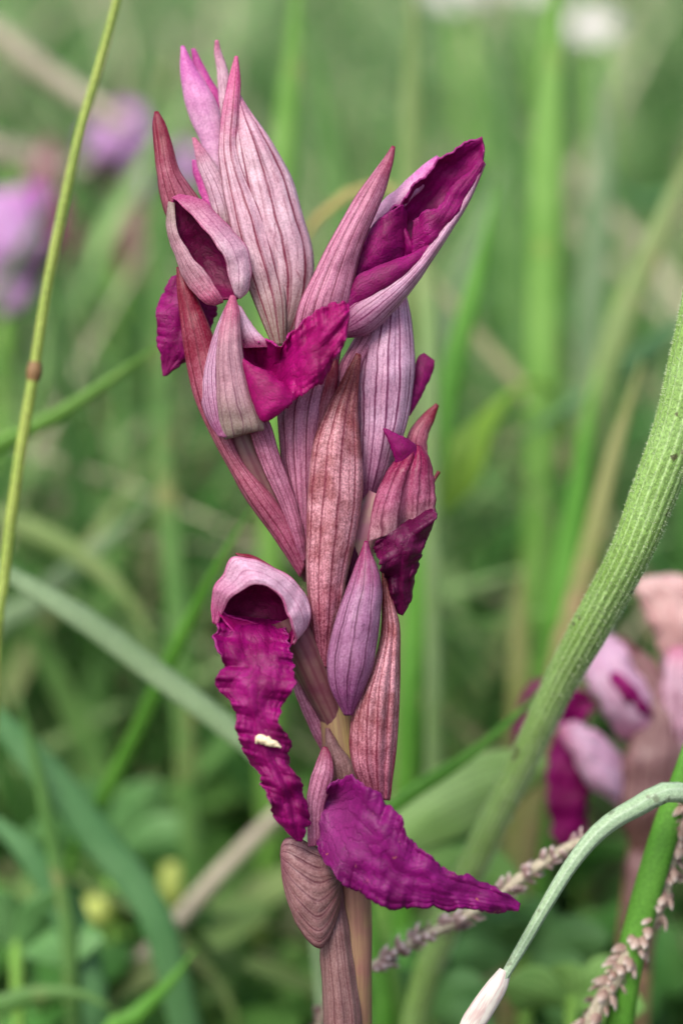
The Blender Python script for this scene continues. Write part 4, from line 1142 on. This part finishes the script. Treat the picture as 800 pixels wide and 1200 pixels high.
o = broad_leaf([(488, 640, -760, 4), (504, 606, -760, 26), (526, 566, -760, 54), (546, 530, -760, 50), (566, 500, -780, 28), (596, 464, -860, 11), (636, 452, -980, 8), (668, 520, -1080, 8), (678, 700, -1100, 8), (680, 1000, -1100, 8), (680, 1300, -1100, 8)], M['g_yellow'], None, 'drooping_leaf', n=60)
tag(o, 'yellow green pointed leaf hanging right of the crumpled dark lip', 'leaf')
t = thing('broad_leaf_plant', 'plant with a large pale green leaf spread behind the lowest lip', 'plant', group='broad leaved plants')
broad_leaf([(660, 905, -470, 6), (630, 900, -470, 40), (580, 916, -470, 76), (530, 940, -470, 86), (490, 966, -470, 70), (460, 1000, -470, 40), (446, 1040, -470, 16)], M['broad_pale'], t)
broad_leaf([(470, 1010, -480, 4), (490, 990, -480, 40), (540, 1000, -480, 60), (590, 1030, -480, 40), (610, 1060, -480, 14)], M['broad'], t)
tube('stem', [(446, 1040, -470, 7), (452, 1110, -470, 8), (470, 1200, -470, 8)], M['culm_green'], t, ground=True, n=24)


def leafy(label, cx, cy, d, leaves, mat, group='broad leaved plants'):
    t = thing('broad_leaf_plant', label, 'plant', group=group)
    base = to_world([(cx, cy - 30, d, 7), (cx, cy, d, 8), (cx + 2, cy + 60, d, 8)], True)
    tube('stem', None, M['culm_green'], t, n=20, world=base)
    for ang, L, w, dd in leaves:
        a = math.radians(ang)
        pts = []
        for f, wf in ((1.0, 0.05), (0.85, 0.6), (0.6, 1.0), (0.35, 0.8), (0.12, 0.25), (0.0, 0.12)):
            pts.append((cx + math.cos(a) * L * f, cy - math.sin(a) * L * f + 18 * f * f, d + dd * f, w * wf))
        broad_leaf(pts, mat, t, tilt=rng.uniform(-0.5, 0.5))
    return t


leafy('low bluish leafy plant under the tip of the lowest lip', 612, 1120, -620, [(20, 110, 60, 60), (75, 90, 60, 20), (130, 110, 64, 60), (170, 90, 56, 80), (-20, 90, 60, 80), (100, 60, 50, 100)], M['broad_blue'])
leafy('pale leafy plant between the white bud and the tan spike', 668, 1180, -400, [(40, 100, 60, 40), (90, 70, 56, 20), (150, 90, 60, 60), (10, 90, 50, 80)], M['broad'])
leafy('leafy plant at the bottom edge right of the stem', 500, 1190, -520, [(40, 90, 54, 40), (90, 80, 60, 20), (140, 90, 56, 60), (0, 80, 50, 80)], M['broad_blue'])
leafy('leafy green plant at the bottom edge left of the stem', 300, 1180, -900, [(30, 90, 40, 40), (60, 110, 40, 30), (100, 100, 40, 20), (140, 100, 40, 60), (170, 80, 36, 80)], M['broad'])
leafy('bluish leafy plant at the left edge near the bottom', 20, 1120, -520, [(20, 110, 56, 40), (60, 110, 56, 30), (110, 100, 56, 30)], M['broad_blue'])
leafy('grey green leafy plant low behind the strap blade at left', 130, 1000, -900, [(20, 120, 60, 40), (60, 120, 60, 30), (110, 110, 60, 20), (160, 110, 60, 60)], M['broad_blue'])

bd = -900
t = thing('budding_plant', 'small plant with pale yellow buds at the lower left', 'plant')
tube('stem', [(236, 1040, bd, 4), (238, 1090, bd, 5), (244, 1150, bd, 6), (250, 1210, bd, 6)], M['culm_green'], t, ground=True, n=30)
for (bx, by, rx, ry, tx, ty) in [(118, 1066, 20, 22, 238, 1120), (202, 1036, 14, 34, 240, 1110), (234, 1062, 13, 32, 240, 1120), (300, 1090, 12, 22, 242, 1130)]:
    tube('bud', [(bx + 2, by - ry, bd, 1), (bx + 1, by - ry * 0.6, bd, rx * 0.8), (bx, by, bd, rx), (bx, by + ry * 0.6, bd, rx * 0.75), (bx, by + ry, bd, 3)], M['ybud'], t, n=16)
    tube('bud_stalk', [(bx, by + ry * 0.9, bd, 3), ((bx + tx) / 2, max(by + ry, (by + ty) / 2) + 8, bd, 3), (tx, ty, bd, 3)], M['culm_green'], t, n=16)
for x, y, d, lab in [(50, 1010, -900, 'shrivelled tan seed head left of the yellow buds'), (312, 1124, -900, 'shrivelled tan seed head right of the yellow buds')]:
    t = thing('seed_pod', lab, 'seed head', group='tan seed heads')
    tube('head', [(x - 4, y - 16, d, 2), (x, y - 8, d, 12), (x + 3, y + 2, d, 15), (x + 2, y + 12, d, 9), (x, y + 18, d, 4)], M['seed'], t, n=16, rough=0.35)
    tube('stalk', [(x, y + 16, d, 3.5), (x + 2, y + 60, d, 4), (x + 6, y + 140, d, 4)], M['culm_olive'], t, ground=True, n=24)


# ------------------------------------------------------------------ white flowers far off along the top
def white_flower(label, x, y, d, R):
    t = thing('white_flower', label, 'flower', group='white flowers far off')
    s = (DIST - d / 100) / DIST
    tube('stem', [(x, y + 2, d, 9), (x + 10, y + 120, d, 10), (x + 14, y + 300, d, 10)], M['culm_green'], t, ground=True, n=24)
    for i in range(9):
        a = i * 2 * math.pi / 9 + 0.3
        x1, y1 = x + math.cos(a) * R, y - 0.55 * math.sin(a) * R
        dd = d - math.sin(a) * 60
        px, py = -math.sin(a) * R * 0.22, -0.55 * math.cos(a) * R * 0.22
        sheath('petal', [(x - px * 0.3, y - py * 0.3, x + px * 0.3, y + py * 0.3, d, 1), ((x + x1) / 2 - px, (y + y1) / 2 - py, (x + x1) / 2 + px, (y + y1) / 2 + py, (d + dd) / 2, 5), (x1 - px * 0.8, y1 - py * 0.8, x1 + px * 0.8, y1 + py * 0.8, dd, 2)],
               M['white'], t, nv=8, nu=6, wob=0)


white_flower('hazy white flower at the top edge right of the tall bud', 536, -14, -4200, 40)
white_flower('hazy white flower near the top right corner beside the tall bright blade', 694, 30, -3000, 34)
white_flower('hazy white flower cut by the top edge over the right background', 626, -26, -4600, 40)
